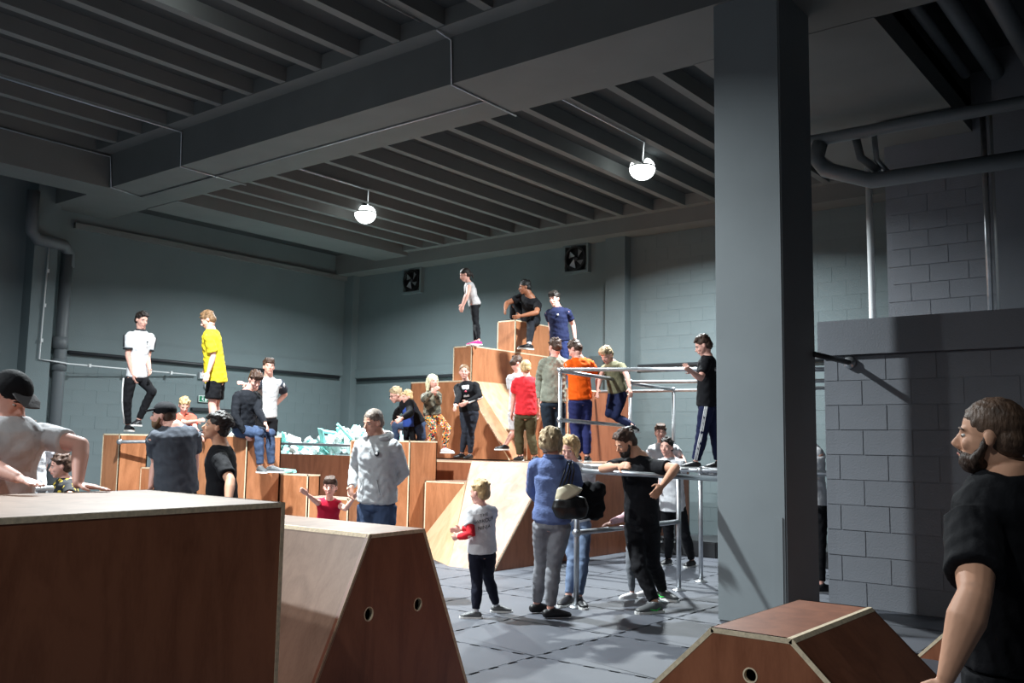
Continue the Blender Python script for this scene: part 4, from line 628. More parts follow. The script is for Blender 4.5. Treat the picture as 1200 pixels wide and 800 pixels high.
def person(key, label, group=None, skin=None, hair=None, hstyle='short', shirt=None, sleeve='short', pants=None, pleg=1.0, shoe=None, sole=True, cap=None, beard=None,
           sleevem=None, hem=.0, near=0, girth=1.0, fem=False, extra=None, glasses=False, curl=.5, sock=None, pants_skin=False, loose=1.0, upsleeve=.62, cuff=None, handmode=None, brow=None, arm=1.0):
    d = PEOPLE[key]; h = d['h']; g = lambda k: V(d[k])
    zg = d['zg']; P, N, Hc, f, hf = g('P'), g('N'), g('H'), g('f').normalized(), g('hf').normalized()
    J = {k: g(k) for k in ('SL', 'SR', 'EL', 'ER', 'WL', 'WR', 'JL', 'JR', 'KL', 'KR', 'AL', 'AR')}
    FL, FR = g('FL'), g('FR')
    org = V((P.x, P.y, min(J['AL'].z, J['AR'].z)-.045*h))
    t = thing('person', label, 'person', org, group)
    up = (N-P).normalized(); lat = V((-f.y, f.x, 0)); lat = (lat-up*lat.dot(up)).normalized(); Lt = (N-P).length
    adult = h > 1.45
    gi = girth*(1.0 if adult else 1.04)
    vox = {0: .0095, 1: .0075, 2: .006}[near]
    seed = sum(map(ord, key)) % 17
    # torso stations: t, half width, half depth, forward offset (units of h)
    if fem: ST = [(-.10, .066, .056, 0), (.0, .094, .070, -.006), (.13, .094, .068, -.004), (.38, .070, .052, 0), (.66, .084, .066, .008), (.86, .088, .056, 0), (.96, .058, .042, -.004), (1.04, .034, .034, 0)]
    else: ST = [(-.10, .066, .056, 0), (.0, .086, .066, -.004), (.15, .086, .064, 0), (.40, .078, .058, .002), (.68, .092, .066, .004), (.86, .098, .058, 0), (.96, .064, .042, -.004), (1.04, .036, .036, 0)]
    def torso(bm, infl=0, t0=-.2, t1=1.1, wide=1.0):
        pts = []; rad = []
        for (a, w_, dp, off) in ST:
            if a < t0 or a > t1: continue
            pts.append(P+up*Lt*a+f*off*h); rad.append(((w_*gi*wide)*h+infl, (dp*gi*wide)*h+infl))
        tube(bm, pts, rad, side=lat, n=20, cap=.5)
    # ---- body
    bm = bmesh.new()
    torso(bm)
    hh = d['hh']; up0 = V((0, 0, 1)); hl = V((-hf.y, hf.x, 0)).normalized(); hu = hf.cross(hl).normalized()
    HR = Matrix((hf, hl, hu)).transposed(); s = hh/.235
    def hp(a, b, c): return Hc + (hf*a+hl*b+hu*c)*s
    def he(bm_, c, r, seg=14, rings=10): ell(bm_, hp(*c), [x*s for x in r], HR, seg, rings)
    he(bm, (-.012, 0, .028), (.096, .076, .088), 18, 12)
    he(bm, (.022, 0, -.018), (.066, .064, .082), 16, 10)
    he(bm, (.030, 0, -.055), (.056, .052, .044))
    he(bm, (.058, 0, -.092), (.026, .026, .020))
    he(bm, (.072, 0, .020), (.018, .050, .012))
    he(bm, (.062, .033, -.026), (.022, .022, .022)); he(bm, (.062, -.033, -.026), (.022, .022, .022))
    tube(bm, [hp(.082, 0, .012), hp(.096, 0, -.008), hp(.106, 0, -.026)], [.008*s, .010*s, .013*s], n=10)
    he(bm, (.094, 0, -.034), (.014, .017, .009), 10, 8)
    he(bm, (.084, 0, -.062), (.012, .026, .014), 12, 8)
    for sg in (1, -1): he(bm, (-.006, .077*sg, -.008), (.017, .009, .028), 10, 8)
    tube(bm, [P+up*Lt*.93+f*.0, N+(Hc-N)*.35, hp(-.022, 0, -.05)], [.040*h*gi, (.031 if fem or not adult else .036)*h, (.030 if fem or not adult else .034)*h], n=14)
    # clavicle slope to shoulders, arms
    hands = {}
    for S_ in 'LR':
        sh, el_, wr_ = J['S'+S_], J['E'+S_], J['W'+S_]
        tube(bm, [P+up*Lt*.92, N-up*.028*h+(sh-N)*.45, sh+(N-sh)*.06], [.030*h, .028*h*gi, .029*h*gi], n=14)
        ell(bm, el_, [.0225*h]*3); 
        tube(bm, [sh, sh+(el_-sh)*.45, el_], [.030*h*gi*arm, .028*h*gi*arm, .0230*h*arm], n=14)
        fd = (wr_-el_); tube(bm, [el_, el_+fd*.3, el_+fd*.7, wr_], [.0230*h*arm, .0240*h*gi*arm, .0185*h*arm, (.0145*h, .0145*h)], n=14)
        # hand
        hd = fd.normalized(); mode = (handmode or {}).get(S_)
        if mode == 'flat': hd = (V((hd.x, hd.y, 0)).normalized()+V((0, 0, -.15))).normalized() if abs(hd.z) < .95 else (f+V((0, 0, -.1))).normalized()
        if mode and not isinstance(mode, str): hd = V(mode).normalized()
        pn = hd.cross(V((0, 0, 1))); pn = pn.normalized() if pn.length > .2 else f.copy()
        inward = (P+up*Lt*.5-wr_); 
        palmn = inward-hd*inward.dot(hd); palmn = palmn.normalized() if palmn.length > .01 else f
        if mode == 'flat' or (mode and not isinstance(mode, str)): palmn = V((0, 0, -1)); palmn = (palmn-hd*palmn.dot(hd)).normalized()
        wd = hd.cross(palmn).normalized()          # across the palm
        thumb = f if abs(f.dot(wd)) > .3 else (hf if abs(hf.dot(wd)) > .2 else V((0, 0, 1)))
        if thumb.dot(wd) < 0: wd = -wd
        q = h/1.75 if adult else h/1.6
        pl = .088*q; fr = max(.0082*q, vox*.78)
        tube(bm, [wr_, wr_+hd*.03*q, wr_+hd*pl*.6, wr_+hd*pl], [(.022*q, .016*q), (.030*q, .015*q), (.040*q, .0145*q), (.040*q, .012*q)], side=wd, n=14, cap=.5)
        cu = .12 if (mode == 'flat' or (mode and not isinstance(mode, str))) else curl
        for k, (ln, off) in enumerate(((.070, .030), (.078, .010), (.072, -.010), (.058, -.030))):
            b0 = wr_+hd*pl*.94+wd*off*q; sp = wd*off*.35
            a1 = (hd+palmn*cu*.5+sp*2).normalized(); a2 = (hd+palmn*cu*1.3+sp*2).normalized(); a3 = (hd*.6+palmn*cu*2.0).normalized() if cu > .2 else a2
            p1 = b0+a1*ln*q*.45; p2 = p1+a2*ln*q*.32; p3 = p2+a3*ln*q*.25
            tube(bm, [b0-hd*.01*q, p1, p2, p3], [fr*1.08, fr, fr*.95, fr*.85], n=8, cap=.9)
        tb = wr_+hd*.022*q+wd*.026*q; t1 = tb+(hd*.6+wd*.75+palmn*.25).normalized()*.038*q; t2 = t1+(hd+wd*.25+palmn*.2).normalized()*.032*q
        tube(bm, [tb, t1, t2], [fr*1.45, fr*1.2, fr*.95], n=8, cap=.9)
    # legs and feet
    for S_ in 'LR':
        a, k, an = J['J'+S_], J['K'+S_], J['A'+S_]
        tube(bm, [a, a+(k-a)*.4, k+(a-k)*.08, k], [.044*h*gi, .044*h*gi, .033*h, .032*h], n=16)
        cb = (k-an).cross(V((0, 0, 1))); sd = k-an
        back = -f if abs(sd.normalized().z) > .5 else V((0, 0, 0))
        ell(bm, k, [.031*h]*3); tube(bm, [k, k+(an-k)*.3+back*.010*h, k+(an-k)*.65+back*.004*h, an], [.031*h, .033*h*gi, .024*h, .0185*h], n=16)
    if near < 3:
        for S_, F_ in (('L', FL), ('R', FR)):
            an = J['A'+S_]; F_ = F_.normalized(); zb = an.z-.036*h
            tube(bm, [V((an.x, an.y, zb+.012*h))-F_*.02*h, V((an.x, an.y, zb+.012*h))+F_*.08*h], [(.017*h, .012*h), (.02*h, .010*h)], side=V((-F_.y, F_.x, 0)), n=10)
            tube(bm, [an, V((an.x, an.y, zb+.014*h))], [.0185*h, .016*h], n=10)
    body = remesh('body', bm, vox, 3 if near else 2, skin or SKIN, t, org)
    # ---- face parts
    er = .0100*s
    for sg in (1, -1):
        bm = bmesh.new(); ell(bm, hp(.0715, .030*sg, .002), (er, er*1.25, er*.72), HR, 10, 8); e = obj('eye', bm, EYEW, None, True)
        e.data.transform(Matrix.Translation(-org)); e.parent = t
        bm = bmesh.new(); ell(bm, hp(.0775, .030*sg, .001), (er*.55, er*.62, er*.62), HR, 8, 6); e2 = obj('iris', bm, EYED, None, True); e2.data.transform(Matrix.Translation(-org)); e2.parent = e
        bm = bmesh.new(); tube(bm, [hp(.083, .014*sg, .020), hp(.086, .030*sg, .026), hp(.074, .048*sg, .020)], [.0036*s, .0045*s, .003*s], n=8); e = obj('eyebrow', bm, brow or hair or H_BR, None, True); e.data.transform(Matrix.Translation(-org)); e.parent = t
    bm = bmesh.new(); tube(bm, [hp(.083, .024, -.060), hp(.0955, 0, -.058), hp(.083, -.024, -.060)], [.003*s, .0052*s, .003*s], n=8); e = obj('mouth', bm, LIP, None, True); e.data.transform(Matrix.Translation(-org)); e.parent = t
    # ---- hair
    rnd = random.Random(seed)
    hv = .0075 if near < 2 else .0055
    if hair and hstyle != 'none':
        bm = bmesh.new()
        he(bm, (-.020, 0, .042), (.098, .083, .088), 18, 12)
        if hstyle in ('short', 'curly', 'fringe', 'quiff', 'bob', 'long', 'ponytail', 'bun', 'cropped'):
            he(bm, (-.052, 0, -.010), (.066, .076, .070), 16, 10)
        if hstyle == 'cropped': pass
        if hstyle in ('short', 'fringe', 'quiff', 'curly'):
            n_ = 26 if hstyle != 'curly' else 60
            for i in range(n_):
                az = rnd.uniform(-math.pi, math.pi); elv = rnd.uniform(.12, 1.5); rr_ = .013 if hstyle != 'curly' else .020
                c = (-.018+.098*math.cos(az)*math.cos(elv), .083*math.sin(az)*math.cos(elv), .044+.090*math.sin(elv))
                if c[0] > .05 and c[2] < .07: continue
                he(bm, c, (rr_*1.6, rr_, rr_), 8, 6)
        if hstyle in ('fringe',):
            for b_ in (-.045, -.022, 0, .022, .045): tube(bm, [hp(.02, b_, .122), hp(.078, b_*1.1, .095), hp(.092-abs(b_)*.3, b_*1.25, .048)], [.018*s, .016*s, .008*s], n=8)
        if hstyle == 'quiff':
            for b_ in (-.04, -.015, .012, .04): tube(bm, [hp(-.03, b_, .106), hp(.040, b_*1.1, .108), hp(.076, b_*1.15, .082)], [.020*s, .019*s, .011*s], n=8)
        if hstyle == 'bob':
            he(bm, (-.03, 0, .02), (.108, .098, .100), 18, 12); he(bm, (-.045, 0, -.045), (.085, .092, .060), 16, 10)
            for sg in (1, -1): he(bm, (.01, .076*sg, -.03), (.050, .018, .070), 12, 8)
            for i in range(40):
                az = rnd.uniform(.6, 2*math.pi-.6); elv = rnd.uniform(-.4, 1.4); he(bm, (-.03+.105*math.cos(az)*math.cos(elv), .095*math.sin(az)*math.cos(elv), .015+.1*math.sin(elv)), (.02, .014, .022), 8, 6)
            tube(bm, [hp(.03, -.03, .118), hp(.085, .015, .09), hp(.078, .055, .045)], [.02*s, .015*s, .008*s], n=8)
        if hstyle == 'long':
            for sg in (1, -1): tube(bm, [hp(.02, .055*sg, .09), hp(.02, .082*sg, .02), hp(.005, .080*sg, -.07), hp(-.01, .075*sg, -.15)], [.022*s, .020*s, .022*s, .014*s], n=10)
            tube(bm, [hp(-.07, 0, .05), hp(-.085, 0, -.04), hp(-.075, 0, -.16)], [(.075*s, .04*s), (.085*s, .035*s), (.07*s, .02*s)], side=hl, n=14)
        if hstyle == 'ponytail':
            for i in range(14):
                b_ = -.07+.01*i; tube(bm, [hp(.066-abs(b_)*.35, b_*.85, .085-abs(b_)*.35), hp(-.02, b_*1.05, .118-abs(b_)*.5), hp(-.105, b_*.35, .02)], [.007*s, .010*s, .008*s], n=8)
            he(bm, (-.118, 0, .018), (.030, .028, .028), 12, 8)
            tube(bm, [hp(-.12, 0, .02), hp(-.150, 0, -.02), hp(-.152, 0, -.08), hp(-.135, 0, -.13)], [.020*s, .030*s, .026*s, .010*s], n=10)
        if hstyle == 'bun': he(bm, (-.115, 0, .055), (.036, .036, .034), 12, 8)
        if hstyle == 'tied':
            he(bm, (-.052, 0, -.010), (.066, .076, .065), 16, 10); tube(bm, [hp(-.11, 0, .0), hp(-.125, 0, -.06), hp(-.11, 0, -.12)], [.022*s, .022*s, .010*s], n=10)
        # keep the face clear
        remesh('hair', bm, hv, 1, hair, t, org, wr=.0013 if hstyle != 'curly' else .004, seed=seed, fold=60)
    if beard:
        bm = bmesh.new(); he(bm, (.045, 0, -.080), (.052, .056, .046), 16, 10)
        for sg in (1, -1): tube(bm, [hp(.004, .068*sg, -.005), hp(.018, .062*sg, -.045), hp(.045, .042*sg, -.085)], [.009*s, .014*s, .020*s], n=10)
        tube(bm, [hp(.080, .026, -.062), hp(.094, .012, -.049), hp(.094, -.012, -.049), hp(.080, -.026, -.062)], [.006*s]*4, n=8)
        remesh('beard', bm, hv, 1, beard, t, org, wr=.0015, seed=seed, fold=70)
    if cap:
        cm, bmat_ = cap; bm = bmesh.new(); he(bm, (-.016, 0, .052), (.105, .088, .080), 20, 12); obj_ = remesh('cap', bm, hv, 1, cm, t, org)
        bm = bmesh.new(); tube(bm, [hp(.06, 0, .058), hp(.11, 0, .050), hp(.152, 0, .036)], [(.074*s, .012*s), (.076*s, .007*s), (.05*s, .005*s)], side=hl, n=18, cap=.6)
        remesh('cap_brim', bm, hv*.8, 1, bmat_, t, org)
    if glasses:
        bm = bmesh.new()
        for sg in (1, -1):
            pts = [hp(.093, (.031+.022*math.cos(a))*sg, .001+.015*math.sin(a)) for a in [i*2*math.pi/12 for i in range(13)]]; tube(bm, pts, [.0022*s]*13, n=6, cap=0)
            tube(bm, [hp(.093, .053*sg, .005), hp(.0, .08*sg, .005)], [.002*s]*2, n=6, cap=0)
        e = obj('glasses', bm, M_BLACK, None, True); e.data.transform(Matrix.Translation(-org)); e.parent = t
    # ---- clothes
    cv = .011 if not near else (.0095 if near == 1 else .0075)
    L_ = loose
    if shirt:
        bm = bmesh.new()
        torso(bm, (.012+.005*L_)*1.0, t0=-.02, t1=.97)
        # drop to the hem
        hz_ = P-up*h*hem
        tube(bm, [hz_+V((0, 0, 0)), P+up*Lt*.12, P+up*Lt*.42, P+up*Lt*.68], [(.090*h*gi+.016*L_, .068*h*gi+.016*L_), (.090*h*gi+.015*L_, .068*h*gi+.014*L_), (.084*h*gi+.014*L_, .062*h*gi+.014*L_), (.094*h*gi+.014, .066*h*gi+.014)], side=lat, n=22, cap=.12)
        tube(bm, [P+up*Lt*.82, P+up*Lt*.93, P+up*Lt*1.0-f*.006*h], [(.094*h*gi+.012, .056*h*gi+.013), (.072*h*gi+.010, .046*h*gi+.010), (.042*h*gi+.006, .042*h*gi+.006)], side=lat, n=20, cap=.15)
        for S_ in 'LR':
            sh, el_, wr_ = J['S'+S_], J['E'+S_], J['W'+S_]
            tube(bm, [P+up*Lt*.90, N-up*.028*h+(sh-N)*.5, sh+(N-sh)*.05], [.046*h, .035*h*gi+.011, .033*h*gi+.013], n=14)
            if sleeve == 'none': continue
            if sleeve == 'short': e_ = sh+(el_-sh)*upsleeve; tube(bm, [sh, sh+(e_-sh)*.5, e_], [.033*h*gi*arm+.012, .031*h*gi*arm+.008+.004*L_, .029*h*gi*arm+.008+.007*L_], n=16, cap=.12)
            else:
                tube(bm, [sh, sh+(el_-sh)*.5, el_], [.032*h*gi+.009, .030*h*gi+.007+.003*L_, .026*h*gi+.007+.004*L_], n=14); ell(bm, el_, [.026*h*gi+.008+.004*L_]*3)
                if not sleevem: tube(bm, [el_, el_+(wr_-el_)*.35, el_+(wr_-el_)*.95], [.026*h+.007+.004*L_, .0255*h+.007+.003*L_, .018*h+.008], n=14, cap=.15)
        remesh('shirt' if sleeve != 'jacket' else 'jacket', bm, cv, 2, shirt, t, org, wr=.0022*min(1, h/1.5)*(.5+.5*L_), seed=seed, fold=24)
        if sleevem:
            for S_ in 'LR':
                sh, el_, wr_ = J['S'+S_], J['E'+S_], J['W'+S_]
                bm = bmesh.new(); tube(bm, [sh+(el_-sh)*.45, el_, el_+(wr_-el_)*.4, el_+(wr_-el_)*.95], [.030*h+.006, .026*h+.007, .0255*h+.006, .018*h+.006], n=14, cap=.15)
                remesh('sleeve', bm, cv*.8, 1, sleevem, t, org, wr=.003, seed=seed+1)
    if pants:
        bm = bmesh.new(); tight = .004 if L_ < .6 else (.010 if L_ < 1.5 else .018)
        tube(bm, [P-up*.035*h, P, P+up*.05*h], [(.086*h*gi+.010, .066*h*gi+.010)]*2+[(.084*h*gi+.009, .062*h*gi+.009)], side=lat, n=18, cap=.3)
        for S_ in 'LR':
            a, k, an = J['J'+S_], J['K'+S_], J['A'+S_]
            if pleg >= 1: tube(bm, [a, a+(k-a)*.4, k, k+(an-k)*.35-f*.006*h*(1 if abs((k-an).normalized().z) > .5 else 0), an+(k-an)*.10*(2-pleg)], [.051*h*gi+tight*.6, .046*h*gi+tight, .033*h+tight, .034*h*gi+tight, .021*h+tight*1.1], n=16, cap=.15)
            elif pleg > .5: tube(bm, [a, a+(k-a)*.4, k, k+(an-k)*(pleg-.5)*2], [.051*h*gi+tight*.6, .046*h*gi+tight, .034*h+tight*1.3, .034*h+tight*1.3], n=16, cap=.15)
            else: e_ = a+(k-a)*pleg*2; tube(bm, [a, a+(k-a)*pleg, e_], [.052*h*gi+tight, .048*h*gi+tight*1.4, .042*h*gi+tight*2.0], n=16, cap=.15)
        if pleg > .55:
            for S_ in 'LR': ell(bm, J['K'+S_], [.033*h+tight*1.1+.004]*3)
        remesh('trousers' if pleg > .6 else 'shorts', bm, cv, 2, pants, t, org, wr=.0026*min(1, h/1.5), seed=seed+3, fold=24)
    for S_, F_ in (('L', FL), ('R', FR)):
        an = J['A'+S_]; F_ = V((F_.x, F_.y, 0)).normalized(); lift = 0
        on = an.z-zg < .10*h
        zb = an.z-.042*h
        if sock:
            bm = bmesh.new(); k = J['K'+S_]; tube(bm, [an-(k-an).normalized()*.005, an+(k-an).normalized()*.06*h], [.0215*h, .0225*h], n=12, cap=.2)
            e = obj('sock', bm, sock, None, True); e.data.transform(Matrix.Translation(-org)); e.parent = t
        if shoe:
            sdv = V((-F_.y, F_.x, 0)); b0 = V((an.x, an.y, zb)); bm = bmesh.new(); q = h
            tube(bm, [b0-F_*.030*q+V((0, 0, .022*q)), b0+F_*.005*q+V((0, 0, .027*q)), b0+F_*.045*q+V((0, 0, .022*q)), b0+F_*.085*q+V((0, 0, .016*q)), b0+F_*.108*q+V((0, 0, .013*q))],
                 [(.021*q, .022*q), (.024*q, .027*q), (.027*q, .022*q), (.028*q, .016*q), (.020*q, .011*q)], side=sdv, n=16, cap=.8)
            tube(bm, [b0+V((0, 0, .035*q))+F_*.004*q, an+V((0, 0, .006*q))], [.024*q, .024*q], n=14, cap=.2)
            so = remesh('shoe', bm, .0065, 1, shoe, t, org)
            if sole:
                bm = bmesh.new(); out_ = []
                for (fx, w_) in ((-.050, .010), (-.044, .020), (-.02, .024), (.02, .024), (.06, .029), (.09, .028), (.112, .020), (.122, .008)): out_.append((fx, w_))
                poly = [b0+F_*a*q+sdv*b*q+V((0, 0, .009*q)) for a, b in out_]+[b0+F_*a*q-sdv*b*q+V((0, 0, .009*q)) for a, b in reversed(out_)]
                prism(bm, poly, V((0, 0, 1)), .013*q); e = obj('sole', bm, SOLE if sole is True else sole, None); e.data.transform(Matrix.Translation(-org)); e.parent = so
    if extra: extra(t, dict(P=P, N=N, H=Hc, f=f, lat=lat, up=up, Lt=Lt, h=h, gi=gi, org=org, hp=hp, s=s, hl=hl, hu=hu, hf=hf, J=J, remesh=remesh, cv=cv, seed=seed))
    return t

def local(name, bm, m, t, org, smooth=True):
    e = obj(name, bm, m, None, smooth); e.data.transform(Matrix.Translation(-org)); e.parent = t; return e
def surf(c, u_, v_, out=0.0):
    """point on the chest/back shell: u across (m), v up along the spine (0-1), side +1 front, -1 back"""
    return None
def stripes_arm(c, S_, m, n=3, t0=.0, t1=.55, w_=.004):
    sh, el_ = c['J']['S'+S_], c['J']['E'+S_]; h = c['h']; ax = (el_-sh).normalized()
    out = (sh-c['N']); out = (out-ax*out.dot(ax)).normalized() if (out-ax*out.dot(ax)).length > .02 else c['lat']
    sd = ax.cross(out).normalized(); r = .033*h*c['gi']+.020
    for k in range(n):
        a = (k-(n-1)/2)*.32; dirv = out*math.cos(a)+sd*math.sin(a)
        yield [sh+dirv*(r+.002)-ax*.01, sh+(el_-sh)*(t1*.5)+dirv*r, sh+(el_-sh)*t1+dirv*r]
def stripes_leg(c, S_, n=3, sgn=1):
    a, k, an = c['J']['J'+S_], c['J']['K'+S_], c['J']['A'+S_]; h = c['h']; sd = c['lat']*(1 if S_ == 'L' else -1)
    for i in range(n):
        o = c['f']*((i-(n-1)/2)*.014*h/1.5)
        yield [a+sd*(.051*h+.016)+o, a+(k-a)*.5+sd*(.045*h+.016)+o, k+sd*(.033*h+.016)+o, k+(an-k)*.4+sd*(.034*h+.013)+o, an+(k-an)*.1+sd*(.021*h+.015)+o]
def add_tubes(name, lines, r, m, t, org):
    bm = bmesh.new()
    for l in lines: tube(bm, l, [r]*len(l), n=6, cap=.3)
    return local(name, bm, m, t, org)
def bezel_text(txt, size, m, t, org, pos, right, upv, name='lettering'):
    cu = bpy.data.curves.new('txt', 'FONT'); cu.body = txt; cu.size = size; cu.align_x = 'CENTER'; cu.extrude = 0; cu.resolution_u = 4
    o = bpy.data.objects.new('txt', cu); C.objects.link(o)
    dg = bpy.context.evaluated_depsgraph_get(); me = bpy.data.meshes.new_from_object(o.evaluated_get(dg)); bpy.data.objects.remove(o)
    r_, u_ = V(right).normalized(), V(upv).normalized(); n_ = r_.cross(u_).normalized()
    me.transform(Matrix(((r_.x, u_.x, n_.x, pos.x), (r_.y, u_.y, n_.y, pos.y), (r_.z, u_.z, n_.z, pos.z), (0, 0, 0, 1)))); me.transform(Matrix.Translation(-org))
    me.materials.clear(); me.materials.append(m)
    sh_ = [o_ for o_ in bpy.data.objects if o_.parent == t and o_.name.startswith('shirt')][0]
    wr_o = bpy.data.objects.new('tmp', me); C.objects.link(wr_o); wr_o.parent = t
    sw_ = wr_o.modifiers.new('s', 'SHRINKWRAP'); sw_.target = sh_; sw_.offset = .003; sw_.wrap_mode = 'ABOVE_SURFACE'
    bpy.context.view_layer.update(); me = bpy.data.meshes.new_from_object(wr_o.evaluated_get(bpy.context.evaluated_depsgraph_get())); bpy.data.objects.remove(wr_o)
    e = bpy.data.objects.new(name, me); C.objects.link(e); e.parent = t; return e
PRINT = mat('print_dark', srgb(26, 28, 34), .7); PRINTW = mat('print_white', srgb(225, 225, 225), .7)
def x_adidas(t, c):
    add_tubes('sleeve_stripe', list(stripes_arm(c, 'L', None))+list(stripes_arm(c, 'R', None)), .005, PRINT, t, c['org'])
    add_tubes('trouser_stripe', list(stripes_leg(c, 'R', 2)), .007, PRINTW, t, c['org'])
    for S_ in 'LR':
        sh, el_ = c['J']['S'+S_], c['J']['E'+S_]; e_ = sh+(el_-sh)*.62; bm = bmesh.new(); tube(bm, [e_-(el_-sh)*.03, e_+(el_-sh)*.05], [.031*c['h']+.020]*2, n=16, cap=.1); local('cuff', bm, PRINT, t, c['org'])
    bm = bmesh.new(); p = c['P']+c['up']*c['Lt']*1.02; tube(bm, [p-c['up']*.012, p+c['up']*.006], [.042*c['h']+.004]*2, n=18, cap=.1); local('collar', bm, PRINT, t, c['org'])
    p = c['P']+c['up']*c['Lt']*.74+c['f']*(.066*c['h']+.022)+c['lat']*.05
    bm = bmesh.new(); ell(bm, p, (.012, .012, .010)); local('chest_emblem', bm, PRINT, t, c['org'])
def x_parkour(t, c):
    r_ = -c['lat'] if False else c['lat']*-1
    back = -c['f']; right = c['up'].cross(back).normalized()
    for i, (tx, sz) in enumerate((('THE', .044), ('PARKOUR', .044), ('NINJA', .044))):
        p = c['P']+c['up']*(c['Lt']*(.78-.14*i))+back*(.064*c['h']+.030); bezel_text(tx, sz, PRINT, t, c['org'], p, right+c['up']*.15, c['up'])
def x_hood(t, c):
    P, up, Lt, h, f = c['P'], c['up'], c['Lt'], c['h'], c['f']; bm = bmesh.new()
    pts = []; N_ = P+up*Lt*1.0
    for i in range(13):
        a = -2.4+4.8*i/12; pts.append(N_-f*math.cos(a)*.066*h*(-1 if False else 1)+c['lat']*math.sin(a)*.062*h+up*(.012*h*math.cos(a)))
    tube(bm, pts, [.016*h]+[.022*h]*11+[.016*h], n=10); ell(bm, N_-f*.062*h-up*.012*h, (.055*h, .055*h, .028*h))
    c['remesh']('hood', bm, .0085, 2, GREYC, t, c['org'], wr=.003, seed=3)
    add_tubes('zip', [[P-up*.01*h+f*(.068*h+.034), P+up*Lt*.45+f*(.060*h+.032), P+up*Lt*.78+f*(.066*h+.028)]], .004, M_STEEL, t, c['org'])
    p = P+up*Lt*.74+f*(.066*h+.026)+c['lat']*.075; bm = bmesh.new(); s_, u_ = frame(f); tube(bm, [p, p+f*.006], [.026, .026], n=16, cap=0); e = local('round_badge', bm, PRINT, t, c['org'])
    bm = bmesh.new(); tube(bm, [p+f*.004, p+f*.009], [.012, .012], n=12, cap=0); local('badge_centre', bm, PRINTW, t, c['org'])
    for sg in (1, -1): add_tubes('pocket_seam', [[P+up*Lt*.12+f*(.066*h+.03)+c['lat']*.115*sg*h/1.8, P+up*Lt*.34+f*(.060*h+.032)+c['lat']*.075*sg*h/1.8]], .003, cloth('grey_seam', srgb(120, 122, 124)), t, c['org'])
def x_blue(t, c):
    bm = bmesh.new(); N_ = c['P']+c['up']*c['Lt']*1.0
    pts = [N_-c['f']*math.cos(a)*.040*c['h']+c['lat']*math.sin(a)*.044*c['h']+c['up']*.0 for a in [-2.6+5.2*i/12 for i in range(13)]]
    tube(bm, pts, [.013*c['h']]*13, n=10); c['remesh']('collar', bm, .008, 1, CARD, t, c['org'])
def x_sport(t, c):
    add_tubes('sleeve_stripe', [[c['J']['S'+s]+c['f']*.0+(c['J']['S'+s]-c['N']).normalized()*.045, c['J']['E'+s]+(c['J']['S'+s]-c['N']).normalized()*.038+c['f']*.01, c['J']['W'+s]+(c['J']['S'+s]-c['N']).normalized()*.02+c['f']*.012] for s in 'LR'], .017, PRINTW, t, c['org'])
    p = c['P']+c['up']*c['Lt']*.6; bm = bmesh.new(); tube(bm, [p-c['up']*.06+c['f']*(.055*c['h']+.022), p+c['up']*.11+c['f']*(.058*c['h']+.020)], [(.045, .012), (.055, .012)], side=c['lat'], n=14, cap=.2); local('white_top', bm, WHITEC, t, c['org'])
    bm = bmesh.new(); ell(bm, p+c['f']*(.06*c['h']+.036)+c['up']*.02, (.016, .016, .014)); local('pink_print', bm, mat('pink_print', srgb(210, 90, 110)), t, c['org'])
def x_rail(t, c): add_tubes('trouser_stripe', list(stripes_leg(c, 'L', 3))+list(stripes_leg(c, 'R', 3)), .0055, PRINTW, t, c['org'])
def x_navy(t, c):
    p = c['P']+c['up']*c['Lt']*.74+c['f']*(.066*c['h']+.022)+c['lat']*.045; bm = bmesh.new(); ell(bm, p, (.014, .014, .016)); local('chest_emblem', bm, PRINTW, t, c['org'])
def x_lean(t, c): pass
def x_pony(t, c):
    h = c['h']; sh = c['J']['SL']
    b = -c['f']; N_ = c['P']+c['up']*c['Lt']*.97
    add_tubes('shirt_seam', [[N_+c['lat']*.055+b*.052+c['up']*.002, N_+c['lat']*.085+b*.088-c['up']*.05, N_+c['lat']*.095+b*.108-c['up']*.12]], .0035, mat('seam_grey', srgb(96, 98, 102)), t, c['org'])
    bm = bmesh.new(); ell(bm, c['hp'](-.128, 0, .016), (.022*c['s'], .024*c['s'], .03*c['s'])); local('hair_tie', bm, M_WHITEPL, t, c['org'])
def x_yellowprint(t, c): pass
def x_belt(t, c): pass
def x_swoosh(t, c):
    G = mat('shoe_green', srgb(40, 210, 70), .5)
    for S_ in 'LR':
        an = c['J']['A'+S_]; F_ = V(PEOPLE['beardman']['F'+S_]).normalized(); sd = V((-F_.y, F_.x, 0)); h = c['h']
        if sd.dot(an-V((0, 0, an.z))) > 0: sd = -sd
        b0 = V((an.x, an.y, an.z-.042*h))+sd*.027*h
        bm = bmesh.new(); tube(bm, [b0-F_*.012*h+V((0, 0, .026*h)), b0+F_*.012*h+V((0, 0, .012*h)), b0+F_*.035*h+V((0, 0, .016*h)), b0+F_*.075*h+V((0, 0, .026*h))-sd*.006*h], [.002, .006, .005, .0015], n=8); local('shoe_mark', bm, G, t, c['org'])
CARD = cloth('cardigan_blue', srgb(98, 114, 158), var=.12, bs=60)
WPRINT = cloth('white_print', srgb(206, 206, 208), var=.3)
CAMO = pattern_mat('cloth_camo', [srgb(88, 84, 70), srgb(110, 104, 88), srgb(64, 62, 54), srgb(128, 122, 106)], 22)
FLOWER = pattern_mat('cloth_flowers', [srgb(232, 120, 40), srgb(24, 24, 30), srgb(236, 140, 60), srgb(60, 140, 120), srgb(20, 20, 24), srgb(226, 220, 200), srgb(200, 60, 90), srgb(240, 170, 50)], 55)
